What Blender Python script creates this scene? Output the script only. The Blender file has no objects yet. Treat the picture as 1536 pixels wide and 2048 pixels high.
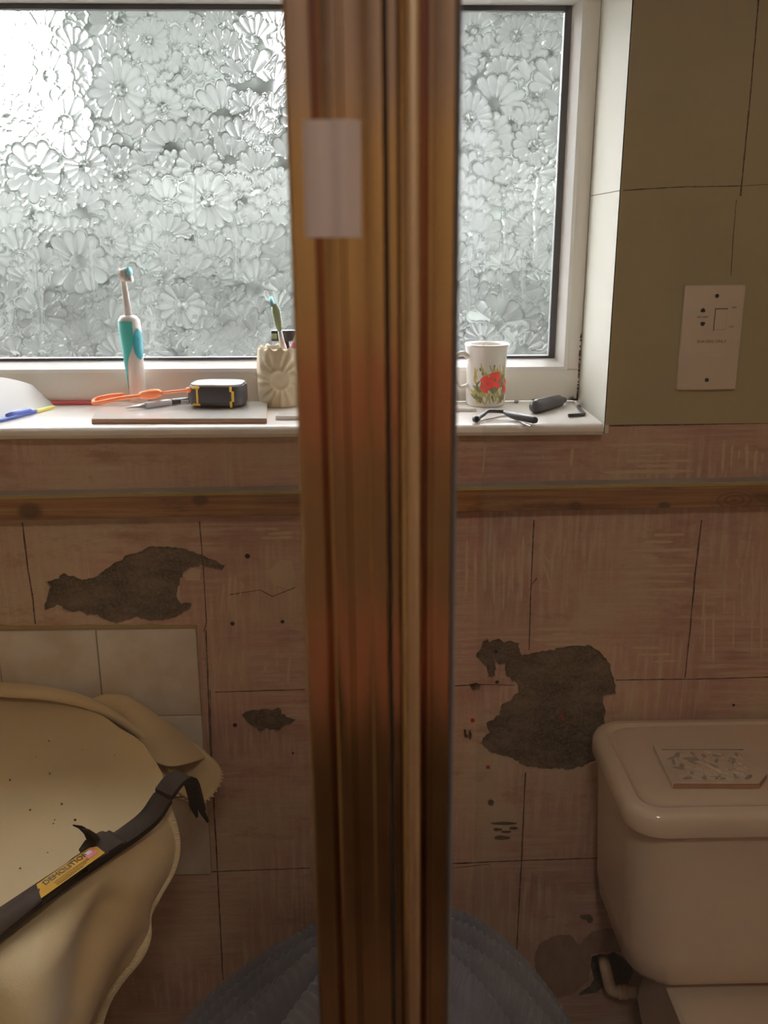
import bpy, bmesh, math, random
import numpy as np
from mathutils import Vector, Matrix
R = random.Random(7)
S = bpy.context.scene
COL = S.collection

# ---------------------------------------------------------------- camera
W, H, F = 1536, 2048, 1850.0
CAM = Vector((0.0, -1.35, 1.5))
PITCH, YAW, ROLL = math.radians(16.5), math.radians(-1.45), math.radians(0.12)
CM = (Matrix.Rotation(YAW, 3, 'Z') @ Matrix.Rotation(math.pi / 2 - PITCH, 3, 'X') @ Matrix.Rotation(-ROLL, 3, 'Z'))
cd = bpy.data.cameras.new('camera')
cam = bpy.data.objects.new('camera', cd)
COL.objects.link(cam)
cam.matrix_world = Matrix.Translation(CAM) @ CM.to_4x4()
cd.sensor_fit = 'VERTICAL'
cd.sensor_height = 36.0
cd.lens = 36.0 * F / H
cd.clip_start = 0.01
cd.dof.use_dof = True
cd.dof.focus_distance = 1.08
cd.dof.aperture_fstop = 11.0
S.camera = cam

# ---------------------------------------------------------------- sky, lamps, exposure
wd = bpy.data.worlds.new('overcast_sky')
S.world = wd
wd.use_nodes = True
bg = wd.node_tree.nodes['Background']
bg.inputs[0].default_value = (0.97, 0.965, 1.0, 1)
bg.inputs[1].default_value = 20.0
FILL_POWER = 5.6
FILL_COLOR = (1.0, 0.83, 0.69)
S.view_settings.view_transform = 'Standard'
S.view_settings.look = 'None'
S.view_settings.exposure = 0.52
S.view_settings.gamma = 1.0
S.view_settings.use_curve_mapping = False
S.cycles.sample_clamp_indirect = 6.0
S.cycles.max_bounces = 14
S.cycles.diffuse_bounces = 6
S.cycles.transmission_bounces = 8
S.cycles.transparent_max_bounces = 12


# ---------------------------------------------------------------- measuring helpers
def ray(px, py):
    return CM @ Vector(((px - W / 2) / F, -(py - H / 2) / F, -1.0))


def at(px, py, D):
    """point on the upright plane D metres in front of the camera station (D = 1.35 is the wall)"""
    d = ray(px, py)
    return CAM + d * (D / d.y)


def atz(px, py, z):
    d = ray(px, py)
    return CAM + d * ((z - CAM.z) / d.z)


# ---------------------------------------------------------------- materials
def mk(name):
    m = bpy.data.materials.new(name)
    m.use_nodes = True
    nt = m.node_tree
    return m, nt, nt.nodes['Principled BSDF']


def N(nt, kind, **kw):
    n = nt.nodes.new(kind)
    for k, v in kw.items():
        if k.startswith('i_'):
            key = k[2:]
            key = int(key) if key.isdigit() else key
            n.inputs[key].default_value = v
        else:
            setattr(n, k, v)
    return n


def coords(nt, scale=(1, 1, 1), kind='Object', loc=(0, 0, 0), rot=(0, 0, 0)):
    tc = N(nt, 'ShaderNodeTexCoord')
    mp = N(nt, 'ShaderNodeMapping')
    mp.inputs['Scale'].default_value = scale
    mp.inputs['Location'].default_value = loc
    mp.inputs['Rotation'].default_value = rot
    nt.links.new(tc.outputs[kind], mp.inputs['Vector'])
    return mp.outputs[0]


def noise(nt, scale, vs=(1, 1, 1), detail=5.0, rough=0.6, loc=(0, 0, 0)):
    n = N(nt, 'ShaderNodeTexNoise')
    n.inputs['Scale'].default_value = scale
    n.inputs['Detail'].default_value = detail
    n.inputs['Roughness'].default_value = rough
    nt.links.new(coords(nt, vs, loc=loc), n.inputs['Vector'])
    return n.outputs[0]


def ramp(nt, fac, stops):
    r = N(nt, 'ShaderNodeValToRGB')
    el = r.color_ramp.elements
    while len(el) < len(stops):
        el.new(0.5)
    for e, (p, c) in zip(el, stops):
        e.position = p
        e.color = (c, c, c, 1) if isinstance(c, (int, float)) else (*c, 1)
    nt.links.new(fac, r.inputs[0])
    return r.outputs[0]


def mixc(nt, fac, a, b, blend='MIX'):
    m = N(nt, 'ShaderNodeMix', data_type='RGBA', blend_type=blend)
    for v, i in ((fac, 0), (a, 6), (b, 7)):
        if isinstance(v, (int, float)):
            m.inputs[i].default_value = v
        elif isinstance(v, tuple):
            m.inputs[i].default_value = (*v, 1)
        else:
            nt.links.new(v, m.inputs[i])
    return m.outputs[2]


def math2(nt, op, a, b):
    m = N(nt, 'ShaderNodeMath', operation=op)
    for v, i in ((a, 0), (b, 1)):
        if isinstance(v, (int, float)):
            m.inputs[i].default_value = v
        else:
            nt.links.new(v, m.inputs[i])
    return m.outputs[0]


def bump(nt, bsdf, h, strength=0.4, dist=0.002):
    b = N(nt, 'ShaderNodeBump')
    b.inputs['Strength'].default_value = strength
    b.inputs['Distance'].default_value = dist
    nt.links.new(h, b.inputs['Height'])
    nt.links.new(b.outputs[0], bsdf.inputs['Normal'])


def plain(name, c, rough=0.5, var=0.12, scale=40, metal=0.0, bmp=0.0, coat=0.0, vs=(1, 1, 1)):
    m, nt, b = mk(name)
    n = noise(nt, scale, vs)
    k = mixc(nt, n, tuple(x * (1 - var) for x in c), tuple(min(1, x * (1 + var)) for x in c))
    nt.links.new(k, b.inputs['Base Color'])
    b.inputs['Roughness'].default_value = rough
    b.inputs['Metallic'].default_value = metal
    b.inputs['Coat Weight'].default_value = coat
    if bmp:
        bump(nt, b, n, bmp)
    return m


M = {}


def plaster():
    m, nt, b = mk('pink_plaster')
    big = noise(nt, 3.2, (1, 1, 1.2), 4)
    base = ramp(nt, big, [(0.34, (0.44, 0.25, 0.215)), (0.48, (0.55, 0.345, 0.285)), (0.62, (0.60, 0.46, 0.34))])
    hs = noise(nt, 5.0, (1.4, 1, 26), 6, 0.7)
    mask = noise(nt, 5.5, (1, 1, 1), 2, 0.5, (7, 1, 3))
    mh = ramp(nt, mask, [(0.42, 1.0), (0.56, 0.15)])
    mv = ramp(nt, mask, [(0.46, 0.0), (0.58, 1.0)])
    base = mixc(nt, math2(nt, 'MULTIPLY', mh, ramp(nt, hs, [(0.42, 0.0), (0.68, 0.8)])), base, (0.68, 0.57, 0.44))
    vsn = noise(nt, 5.0, (24, 1, 1.6), 5, 0.65, (3, 0, 1))
    base = mixc(nt, math2(nt, 'MULTIPLY', mv, ramp(nt, vsn, [(0.46, 0.0), (0.68, 0.75)])), base, (0.68, 0.57, 0.44))
    st = noise(nt, 7.0, (1, 1, 2.5), 7, 0.75, (5, 2, 9))
    base = mixc(nt, ramp(nt, st, [(0.53, 0.0), (0.70, 0.7)]), base, (0.36, 0.17, 0.13))
    fine = noise(nt, 120, (1, 1, 3), 6, 0.7)
    base = mixc(nt, ramp(nt, fine, [(0.42, 0.0), (0.7, 0.22)]), base, (0.33, 0.20, 0.14))
    nt.links.new(base, b.inputs['Base Color'])
    b.inputs['Roughness'].default_value = 0.85
    hh = math2(nt, 'ADD', math2(nt, 'MULTIPLY', hs, 0.8), math2(nt, 'ADD', vsn, math2(nt, 'MULTIPLY', fine, 0.4)))
    bump(nt, b, hh, 0.5, 0.0025)
    return m


def render_coat():
    m, nt, b = mk('brown_cement_render')
    a = noise(nt, 14, (1, 1, 1.6), 8, 0.75)
    f = noise(nt, 260, (1, 1, 1), 4, 0.8)
    c = ramp(nt, a, [(0.36, (0.085, 0.062, 0.042)), (0.5, (0.15, 0.115, 0.08)), (0.64, (0.25, 0.19, 0.135))])
    c = mixc(nt, ramp(nt, f, [(0.45, 0.0), (0.65, 0.6)]), c, (0.30, 0.24, 0.17))
    nt.links.new(c, b.inputs['Base Color'])
    b.inputs['Roughness'].default_value = 0.95
    bump(nt, b, math2(nt, 'ADD', a, f), 0.9, 0.003)
    return m


def painted(name, c1, c2, rough=0.6):
    m, nt, b = mk(name)
    a = noise(nt, 4, (1, 1, 1), 5)
    c = ramp(nt, a, [(0.3, c1), (0.7, c2)])
    f = noise(nt, 90, (1, 1, 1), 4)
    nt.links.new(c, b.inputs['Base Color'])
    b.inputs['Roughness'].default_value = rough
    bump(nt, b, f, 0.18, 0.001)
    return m


def spot(nt, c, r0, r1, sx=1.0, sz=1.0):
    """1 inside an ellipse round c (x, z), 0 outside"""
    v = coords(nt, (sx, 0, sz), loc=(-c[0] * sx, 0, -c[1] * sz))
    d = N(nt, 'ShaderNodeVectorMath', operation='LENGTH')
    nt.links.new(v, d.inputs[0])
    return ramp(nt, math2(nt, 'DIVIDE', d.outputs['Value'], r1 * 1.5), [(r0 / (1.5 * r1), 1.0), (1 / 1.5, 0.0)]), d.outputs['Value']


def wood():
    m, nt, b = mk('bare_pine')
    g = noise(nt, 9, (0.55, 1, 16), 6, 0.6)
    c = ramp(nt, g, [(0.30, (0.17, 0.075, 0.028)), (0.5, (0.30, 0.15, 0.058)), (0.7, (0.41, 0.23, 0.095))])
    d = noise(nt, 8, (1, 1, 3.5), 5, 0.7, (3, 1, 2))
    c = mixc(nt, ramp(nt, d, [(0.57, 0.0), (0.70, 0.75)]), c, (0.085, 0.05, 0.03))
    for px, py, r, ring in ((1328, 1012, 0.011, 0), (1468, 1000, 0.026, 1), (1150, 1012, 0.012, 0), (60, 1022, 0.02, 0), (400, 1000, 0.014, 0)):
        p = at(px, py, 1.325)
        f, dist = spot(nt, (p.x, p.z), r * 0.55, r, 0.62 if ring else 0.9, 1.3)
        k = (0.10, 0.05, 0.025)
        if ring:
            s = N(nt, 'ShaderNodeMath', operation='SINE')
            nt.links.new(math2(nt, 'MULTIPLY', dist, 900), s.inputs[0])
            c = mixc(nt, math2(nt, 'MULTIPLY', f, ramp(nt, s.outputs[0], [(0.0, 0.15), (1.0, 0.8)])), c, (0.14, 0.08, 0.045))
        else:
            c = mixc(nt, math2(nt, 'MULTIPLY', f, 0.8), c, k)
    nt.links.new(c, b.inputs['Base Color'])
    b.inputs['Roughness'].default_value = 0.75
    bump(nt, b, g, 0.4, 0.001)
    return m


def window_glass():
    m, nt, b = mk('patterned_glass')
    nt.nodes.remove(b)
    out = nt.nodes['Material Output']
    at_ = N(nt, 'ShaderNodeAttribute', attribute_name='petal')
    fog = N(nt, 'ShaderNodeAttribute', attribute_name='fog')
    mott = noise(nt, 60, (1, 1, 1), 5, 0.7)
    rf = N(nt, 'ShaderNodeBsdfRefraction')
    rf.inputs['IOR'].default_value = 1.45
    rf.inputs['Color'].default_value = (0.99, 0.985, 0.98, 1)
    nt.links.new(ramp(nt, at_.outputs['Fac'], [(0.0, 0.10), (1.0, 0.24)]), rf.inputs['Roughness'])
    tr = N(nt, 'ShaderNodeBsdfTranslucent')
    tr.inputs['Color'].default_value = (0.95, 0.945, 0.955, 1)
    fac = math2(nt, 'ADD', math2(nt, 'MULTIPLY', at_.outputs['Fac'], 0.17), math2(nt, 'MULTIPLY', fog.outputs['Fac'], math2(nt, 'ADD', math2(nt, 'MULTIPLY', mott, 0.16), 0.0)))
    mx = N(nt, 'ShaderNodeMixShader')
    nt.links.new(fac, mx.inputs[0])
    nt.links.new(rf.outputs[0], mx.inputs[1])
    nt.links.new(tr.outputs[0], mx.inputs[2])
    gl = N(nt, 'ShaderNodeBsdfGlossy')
    gl.inputs['Roughness'].default_value = 0.15
    m2 = N(nt, 'ShaderNodeMixShader')
    m2.inputs[0].default_value = 0.04
    nt.links.new(mx.outputs[0], m2.inputs[1])
    nt.links.new(gl.outputs[0], m2.inputs[2])
    nt.links.new(m2.outputs[0], out.inputs[0])
    return m


def clear_glass(name, tint=(0.96, 0.98, 0.97), gloss=0.05, rough=0.02, haze=0.0):
    m, nt, b = mk(name)
    nt.nodes.remove(b)
    out = nt.nodes['Material Output']
    t = N(nt, 'ShaderNodeBsdfTransparent')
    t.inputs[0].default_value = (*tint, 1)
    g = N(nt, 'ShaderNodeBsdfGlossy')
    g.inputs['Roughness'].default_value = rough
    mx = N(nt, 'ShaderNodeMixShader')
    fr = N(nt, 'ShaderNodeLayerWeight')
    fr.inputs[0].default_value = 0.12
    nt.links.new(math2(nt, 'ADD', math2(nt, 'MULTIPLY', fr.outputs['Fresnel'], 0.5), gloss * 0.3), mx.inputs[0])
    nt.links.new(t.outputs[0], mx.inputs[1])
    nt.links.new(g.outputs[0], mx.inputs[2])
    last = mx.outputs[0]
    if haze:
        d = N(nt, 'ShaderNodeBsdfDiffuse')
        d.inputs[0].default_value = (0.8, 0.8, 0.78, 1)
        m3 = N(nt, 'ShaderNodeMixShader')
        n = noise(nt, 4, (3, 3, 0.6), 6)
        nt.links.new(math2(nt, 'MULTIPLY', n, haze), m3.inputs[0])
        nt.links.new(last, m3.inputs[1])
        nt.links.new(d.outputs[0], m3.inputs[2])
        last = m3.outputs[0]
    nt.links.new(last, out.inputs[0])
    return m


def outer_face():
    m, nt, b = mk('pane_outer_face')
    nt.nodes.remove(b)
    r = N(nt, 'ShaderNodeBsdfRefraction')
    r.inputs['IOR'].default_value = 1.45
    r.inputs['Roughness'].default_value = 0.03
    nt.links.new(r.outputs[0], nt.nodes['Material Output'].inputs[0])
    return m


def fleece():
    m, nt, b = mk('cream_fleece')
    a = noise(nt, 5, (1, 1, 1), 4)
    f = noise(nt, 420, (1, 1, 1), 3, 0.8)
    c = ramp(nt, a, [(0.3, (0.66, 0.515, 0.295)), (0.7, (0.72, 0.58, 0.365))])
    c = mixc(nt, math2(nt, 'MULTIPLY', f, 0.25), c, (0.54, 0.41, 0.23))
    nt.links.new(c, b.inputs['Base Color'])
    b.inputs['Roughness'].default_value = 0.95
    b.inputs['Sheen Weight'].default_value = 0.25
    bump(nt, b, f, 0.25, 0.001)
    return m


def chenille():
    m, nt, b = mk('blue_grey_chenille')
    a = noise(nt, 9, (1, 1, 1), 4)
    f = noise(nt, 300, (1, 1, 1), 3, 0.8)
    c = ramp(nt, a, [(0.3, (0.15, 0.165, 0.225)), (0.7, (0.23, 0.245, 0.32))])
    c = mixc(nt, math2(nt, 'MULTIPLY', f, 0.4), c, (0.32, 0.34, 0.40))
    nt.links.new(c, b.inputs['Base Color'])
    b.inputs['Roughness'].default_value = 1.0
    b.inputs['Sheen Weight'].default_value = 0.3
    bump(nt, b, f, 0.6, 0.002)
    return m


def bronze(name, c, rough=0.15):
    m, nt, b = mk(name)
    n = noise(nt, 6, (220, 220, 0.5), 3)
    k = mixc(nt, n, tuple(x * 0.9 for x in c), tuple(min(1, x * 1.1) for x in c))
    nt.links.new(k, b.inputs['Base Color'])
    b.inputs['Metallic'].default_value = 1.0
    b.inputs['Roughness'].default_value = rough
    return m


def tile_glaze(name, c1, c2):
    m, nt, b = mk(name)
    a = noise(nt, 16, (1, 1, 1), 4)
    k = ramp(nt, a, [(0.35, c1), (0.62, c2)])
    nt.links.new(k, b.inputs['Base Color'])
    b.inputs['Roughness'].default_value = 0.22
    b.inputs['Coat Weight'].default_value = 0.3
    return m


def marked_line():
    m, nt, b = mk('dark_marker_line')
    f = noise(nt, 240, (1, 1, 1), 4, 0.8)
    c = ramp(nt, f, [(0.45, (0.05, 0.035, 0.03)), (0.62, (0.26, 0.16, 0.12))])
    nt.links.new(c, b.inputs['Base Color'])
    b.inputs['Roughness'].default_value = 0.9
    return m


M['plaster'] = plaster()
M['render'] = render_coat()
M['green'] = painted('pale_green_paint', (0.41, 0.37, 0.235), (0.48, 0.435, 0.275))
M['reveal'] = painted('pale_reveal_paint', (0.69, 0.685, 0.60), (0.75, 0.74, 0.66))
M['wood'] = wood()
M['pane'] = window_glass()
M['pane_back'] = outer_face()
M['screen'] = clear_glass('shower_glass', (0.955, 0.965, 0.955), 0.05, 0.02, 0.02)
M['fleece'] = fleece()
M['stitch'] = plain('cream_thread', (0.86, 0.76, 0.54), 0.9)
M['chenille'] = chenille()
M['gold'] = bronze('bronze_gilt_metal', (0.56, 0.44, 0.29))
M['goldlight'] = bronze('pale_gilt_metal', (0.80, 0.70, 0.53), 0.38)
M['golddark'] = bronze('dark_bronze_metal', (0.26, 0.12, 0.08))
M['seal'] = plain('grey_rubber_seal', (0.16, 0.17, 0.19), 0.5)
M['upvc'] = plain('white_upvc', (0.86, 0.82, 0.76), 0.35, 0.05, 6)
M['bead'] = plain('white_glazing_bead', (0.86, 0.85, 0.83), 0.3, 0.03, 6)
M['gasket'] = plain('black_gasket', (0.05, 0.053, 0.06), 0.5)
M['sillpaint'] = plain('white_gloss_paint', (0.88, 0.85, 0.80), 0.25, 0.06, 14)
M['mould'] = plain('black_mould', (0.06, 0.045, 0.04), 0.9, 0.4)
M['tile'] = tile_glaze('marbled_cream_tile', (0.62, 0.55, 0.45), (0.72, 0.68, 0.62))
M['grout'] = plain('grey_brown_grout', (0.35, 0.27, 0.2), 0.95)
M['line'] = marked_line()
M['ridge'] = plain('pale_tile_adhesive', (0.60, 0.47, 0.345), 0.9, 0.15, 30)
M['smear'] = plain('brown_filler_smear', (0.33, 0.22, 0.16), 0.9, 0.4, 24, vs=(2, 1, 1))
M['greypaint'] = plain('grey_white_old_paint', (0.42, 0.41, 0.40), 0.6, 0.2, 20, vs=(1, 1, 4))
M['yellowed'] = plain('yellowed_adhesive', (0.42, 0.33, 0.13), 0.8, 0.2, 20)
M['ceramic'] = plain('peach_cream_ceramic', (0.74, 0.63, 0.53), 0.18, 0.03, 4, coat=0.4)
M['china'] = plain('white_bone_china', (0.86, 0.84, 0.79), 0.15, 0.02, 6, coat=0.4)
M['white'] = plain('white_plastic', (0.80, 0.78, 0.74), 0.3, 0.03, 6)
M['socket'] = plain('white_moulded_plastic', (0.74, 0.66, 0.58), 0.35, 0.04, 10)
M['greytext'] = plain('grey_print', (0.16, 0.12, 0.10), 0.6)
M['catch'] = plain('dull_white_plastic', (0.42, 0.37, 0.35), 0.35, 0.03, 6)
M['dark'] = plain('dark_recess', (0.02, 0.016, 0.014), 0.8)
M['teal'] = plain('teal_rubber', (0.055, 0.46, 0.44), 0.4, 0.05)
M['teal2'] = plain('deep_teal_rubber', (0.01, 0.26, 0.32), 0.4, 0.05)
M['bristle'] = plain('pale_blue_bristle', (0.32, 0.68, 0.74), 0.7, 0.3, 300)
M['bristlew'] = plain('white_bristle', (0.85, 0.88, 0.86), 0.7, 0.1, 300)
M['black'] = plain('black_rubber', (0.026, 0.026, 0.03), 0.45, 0.2, 60)
M['yellow'] = plain('yellow_plastic', (0.72, 0.46, 0.05), 0.4, 0.05)
M['steel'] = plain('grey_steel', (0.42, 0.41, 0.40), 0.35, 0.1, 40, metal=0.9)
M['silver'] = plain('silver_plastic', (0.55, 0.55, 0.58), 0.35, 0.05)
M['biscuit'] = plain('terracotta_biscuit', (0.40, 0.23, 0.15), 0.9, 0.15)
M['whiteglaze'] = plain('white_tile_glaze', (0.83, 0.81, 0.77), 0.15, 0.03, 10, coat=0.4)
M['orange'] = plain('orange_plastic', (0.86, 0.22, 0.07), 0.4, 0.05)
M['red'] = plain('dark_red_card', (0.45, 0.06, 0.07), 0.6, 0.1)
M['redplug'] = plain('red_plastic_plug', (0.42, 0.05, 0.025), 0.5, 0.1)
M['paper'] = plain('white_paper', (0.88, 0.88, 0.87), 0.7, 0.02)
M['blue'] = plain('blue_plastic', (0.06, 0.10, 0.36), 0.4, 0.1)
M['lemon'] = plain('lemon_yellow_plastic', (0.85, 0.76, 0.22), 0.5, 0.05)
M['pink'] = plain('pink_plastic', (0.75, 0.20, 0.28), 0.4, 0.05)
M['olive'] = plain('olive_green_plastic', (0.30, 0.38, 0.22), 0.4, 0.05)
M['pot'] = plain('cream_stoneware', (0.62, 0.52, 0.36), 0.6, 0.12, 50, bmp=0.3)
M['iron'] = plain('blackened_steel', (0.040, 0.026, 0.018), 0.72, 0.3, 50, bmp=0.15)
M['iron'].node_tree.nodes['Principled BSDF'].inputs['Specular IOR Level'].default_value = 0.1
M['label'] = plain('yellow_sticker', (0.48, 0.26, 0.025), 0.9, 0.08)
M['ink'] = plain('black_ink', (0.02, 0.015, 0.012), 0.6)
M['poppy'] = plain('poppy_red_glaze', (0.62, 0.045, 0.035), 0.25, 0.25, 120)
M['stalk'] = plain('yellow_green_glaze', (0.42, 0.38, 0.10), 0.3, 0.3, 120)
M['leafglaze'] = plain('grey_green_glaze', (0.16, 0.18, 0.10), 0.3, 0.3, 120)
M['embossed'] = tile_glaze('ivory_relief_glaze', (0.66, 0.54, 0.44), (0.74, 0.64, 0.54))
M['greyleaf'] = plain('grey_leaf_relief', (0.36, 0.33, 0.29), 0.3, 0.2)
M['pipe'] = plain('off_white_pipe', (0.74, 0.60, 0.46), 0.4, 0.06)
M['floor'] = plain('brown_floor_board', (0.16, 0.09, 0.055), 0.6, 0.25, 9, vs=(1, 12, 1))
M['ceil'] = plain('white_ceiling_paint', (0.70, 0.66, 0.60), 0.8, 0.03)
M['mauve'] = plain('mauve_reflection_band', (0.42, 0.36, 0.40), 0.7, 0.06, 5)  # mauve, terracotta, brown and dark bands: added colours for the post to reflect
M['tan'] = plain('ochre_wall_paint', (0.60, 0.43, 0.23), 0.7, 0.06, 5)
M['terra'] = plain('terracotta_reflection_band', (0.55, 0.24, 0.15), 0.5, 0.06, 5)
M['brownp'] = plain('brown_reflection_band', (0.34, 0.22, 0.12), 0.7, 0.06, 5)
M['panel'] = plain('dark_reflection_band', (0.10, 0.05, 0.028), 0.5, 0.2, 8)
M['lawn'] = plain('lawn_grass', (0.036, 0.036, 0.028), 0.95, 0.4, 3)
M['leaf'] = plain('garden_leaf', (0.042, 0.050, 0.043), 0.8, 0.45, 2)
M['bark'] = plain('tree_bark', (0.10, 0.075, 0.05), 0.9, 0.3, 8)
M['brickwall'] = plain('garden_wall_render', (0.40, 0.33, 0.27), 0.9, 0.2, 5)


# ---------------------------------------------------------------- object helpers
def wloc(p):
    v = Vector((0, 0, 0))
    while p is not None:
        v += p.location
        p = p.parent
    return v


def tag(o, label=None, cat=None, group=None, kind=None):
    if label:
        o['label'] = label
    if cat:
        o['category'] = cat
    if group:
        o['group'] = group
    if kind:
        o['kind'] = kind
    return o


def thing(name, loc, label, cat, group=None, kind=None):
    o = bpy.data.objects.new(name, None)
    o.empty_display_size = 0.02
    COL.objects.link(o)
    o.location = loc
    return tag(o, label, cat, group, kind)


def link(name, me, mat, parent=None, smooth=True, label=None, kind=None):
    o = bpy.data.objects.new(name, me)
    COL.objects.link(o)
    if parent is not None:
        off = wloc(parent)
        me.transform(Matrix.Translation(-off))
        o.parent = parent
    for mm in (mat if isinstance(mat, (list, tuple)) else [mat]):
        me.materials.append(M[mm])
    if smooth is not None:
        me.polygons.foreach_set('use_smooth', [bool(smooth)] * len(me.polygons))
    if smooth == 'auto':
        me.set_sharp_from_angle(angle=math.radians(35))
    return tag(o, label, None, None, kind)


def obj(name, vf, mat, parent=None, smooth='auto', label=None, kind=None):
    """vf: (verts, faces) or bmesh"""
    me = bpy.data.meshes.new(name)
    if isinstance(vf, bmesh.types.BMesh):
        bmesh.ops.recalc_face_normals(vf, faces=vf.faces)
        vf.to_mesh(me)
        vf.free()
    else:
        me.from_pydata([tuple(v) for v in vf[0]], [], vf[1])
        b = bmesh.new()
        b.from_mesh(me)
        bmesh.ops.recalc_face_normals(b, faces=b.faces)
        b.to_mesh(me)
        b.free()
    return link(name, me, mat, parent, smooth, label, kind)


def join(*parts):
    V, Fc = [], []
    for v, f in parts:
        n = len(V)
        V += list(v)
        Fc += [tuple(i + n for i in q) for q in f]
    return V, Fc


def bx(x0, x1, y0, y1, z0, z1, bev=0.0, seg=2):
    b = bmesh.new()
    r = bmesh.ops.create_cube(b, size=1.0)
    for v in r['verts']:
        v.co = Vector(((x0 + x1) / 2 + v.co.x * (x1 - x0), (y0 + y1) / 2 + v.co.y * (y1 - y0), (z0 + z1) / 2 + v.co.z * (z1 - z0)))
    if bev:
        bmesh.ops.bevel(b, geom=list(b.edges), offset=bev, segments=seg, affect='EDGES', profile=0.5)
    return b


def tovf(b):
    b.verts.index_update()
    v = [x.co.copy() for x in b.verts]
    f = [tuple(x.index for x in q.verts) for q in b.faces]
    b.free()
    return v, f


def frames(path):
    out = []
    up = None
    n = len(path)
    for i in range(n):
        t = (path[min(i + 1, n - 1)] - path[max(i - 1, 0)]).normalized()
        if up is None:
            up = Vector((0, 0, 1)) if abs(t.z) < 0.9 else Vector((0, 1, 0))
        s = t.cross(up).normalized()
        u = s.cross(t).normalized()
        up = u
        out.append((s, u))
    return out


def tube(path, rad, seg=10, cap=True, squash=1.0, phase=0.0):
    path = [Vector(p) for p in path]
    if not hasattr(rad, '__len__'):
        rad = [rad] * len(path)
    V, Fc = [], []
    for p, r, (s, u) in zip(path, rad, frames(path)):
        for k in range(seg):
            a = 2 * math.pi * k / seg + phase
            V.append(p + s * (r * math.cos(a)) + u * (r * squash * math.sin(a)))
    for i in range(len(path) - 1):
        for k in range(seg):
            a, b2 = i * seg + k, i * seg + (k + 1) % seg
            Fc.append((a, b2, b2 + seg, a + seg))
    if cap:
        Fc.append(tuple(range(seg))[::-1])
        Fc.append(tuple(range(len(V) - seg, len(V))))
    return V, Fc


def lathe(prof, c, seg=32, sx=1.0, sy=1.0, cap=True):
    V, Fc = [], []
    for r, z in prof:
        for k in range(seg):
            a = 2 * math.pi * k / seg
            V.append(Vector((c[0] + r * sx * math.cos(a), c[1] + r * sy * math.sin(a), c[2] + z)))
    for i in range(len(prof) - 1):
        for k in range(seg):
            a, b2 = i * seg + k, i * seg + (k + 1) % seg
            Fc.append((a, b2, b2 + seg, a + seg))
    if cap:
        Fc.append(tuple(range(seg))[::-1])
        Fc.append(tuple(range(len(V) - seg, len(V))))
    return V, Fc


def prism(poly, axis, a0, a1):
    """extrude a 2D polygon along axis ('x','y','z')"""
    def p3(u, v, w):
        return {'x': Vector((w, u, v)), 'y': Vector((u, w, v)), 'z': Vector((u, v, w))}[axis]
    n = len(poly)
    V = [p3(u, v, a0) for u, v in poly] + [p3(u, v, a1) for u, v in poly]
    Fc = [tuple(range(n))[::-1], tuple(range(n, 2 * n))]
    Fc += [(i, (i + 1) % n, (i + 1) % n + n, i + n) for i in range(n)]
    return V, Fc


def catmull(P, n):
    """smooth n sub-steps between the points of P (Vectors or arrays)"""
    P = [Vector(p) for p in P]
    out = []
    for i in range(len(P) - 1):
        p0, p1, p2, p3 = P[max(i - 1, 0)], P[i], P[i + 1], P[min(i + 2, len(P) - 1)]
        for k in range(n):
            t = k / n
            out.append(0.5 * ((2 * p1) + (p2 - p0) * t + (2 * p0 - 5 * p1 + 4 * p2 - p3) * t * t + (3 * p1 - p0 - 3 * p2 + p3) * t ** 3))
    out.append(P[-1])
    return out


def gridvf(rows, closed=False):
    n = len(rows[0])
    V = [v for r in rows for v in r]
    Fc = []
    for i in range(len(rows) - 1):
        for k in range(n if closed else n - 1):
            k2 = (k + 1) % n
            Fc.append((i * n + k, i * n + k2, (i + 1) * n + k2, (i + 1) * n + k))
    return V, Fc


def rough_poly(pts, step=0.006, amp=0.0015):
    out = []
    n = len(pts)
    for i in range(n):
        a, b2 = pts[i], pts[(i + 1) % n]
        d = math.hypot(b2[0] - a[0], b2[1] - a[1])
        k = max(1, int(d / step))
        for j in range(k):
            t = j / k
            out.append((a[0] + (b2[0] - a[0]) * t + R.uniform(-amp, amp), a[1] + (b2[1] - a[1]) * t + R.uniform(-amp, amp)))
    return out


def sheet(loops, y_front, y_back):
    """an upright slab (x,z loops; the first is the outline, the others are holes)"""
    cu = bpy.data.curves.new('slab', 'CURVE')
    cu.dimensions = '2D'
    cu.fill_mode = 'BOTH'
    cu.extrude = (y_back - y_front) / 2
    for lp in loops:
        sp = cu.splines.new('POLY')
        sp.points.add(len(lp) - 1)
        for q, (x, z) in zip(sp.points, lp):
            q.co = (x, z, 0, 1)
        sp.use_cyclic_u = True
    o = bpy.data.objects.new('slab', cu)
    COL.objects.link(o)
    dg = bpy.context.evaluated_depsgraph_get()
    dg.update()
    me = bpy.data.meshes.new_from_object(o.evaluated_get(dg))
    bpy.data.objects.remove(o)
    bpy.data.curves.remove(cu)
    yc = (y_front + y_back) / 2
    b = bmesh.new()
    b.from_mesh(me)
    bpy.data.meshes.remove(me)
    for v in b.verts:
        x, y, z = v.co
        v.co = (x, yc + z, y)
    bmesh.ops.remove_doubles(b, verts=b.verts, dist=1e-6)
    return b


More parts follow.
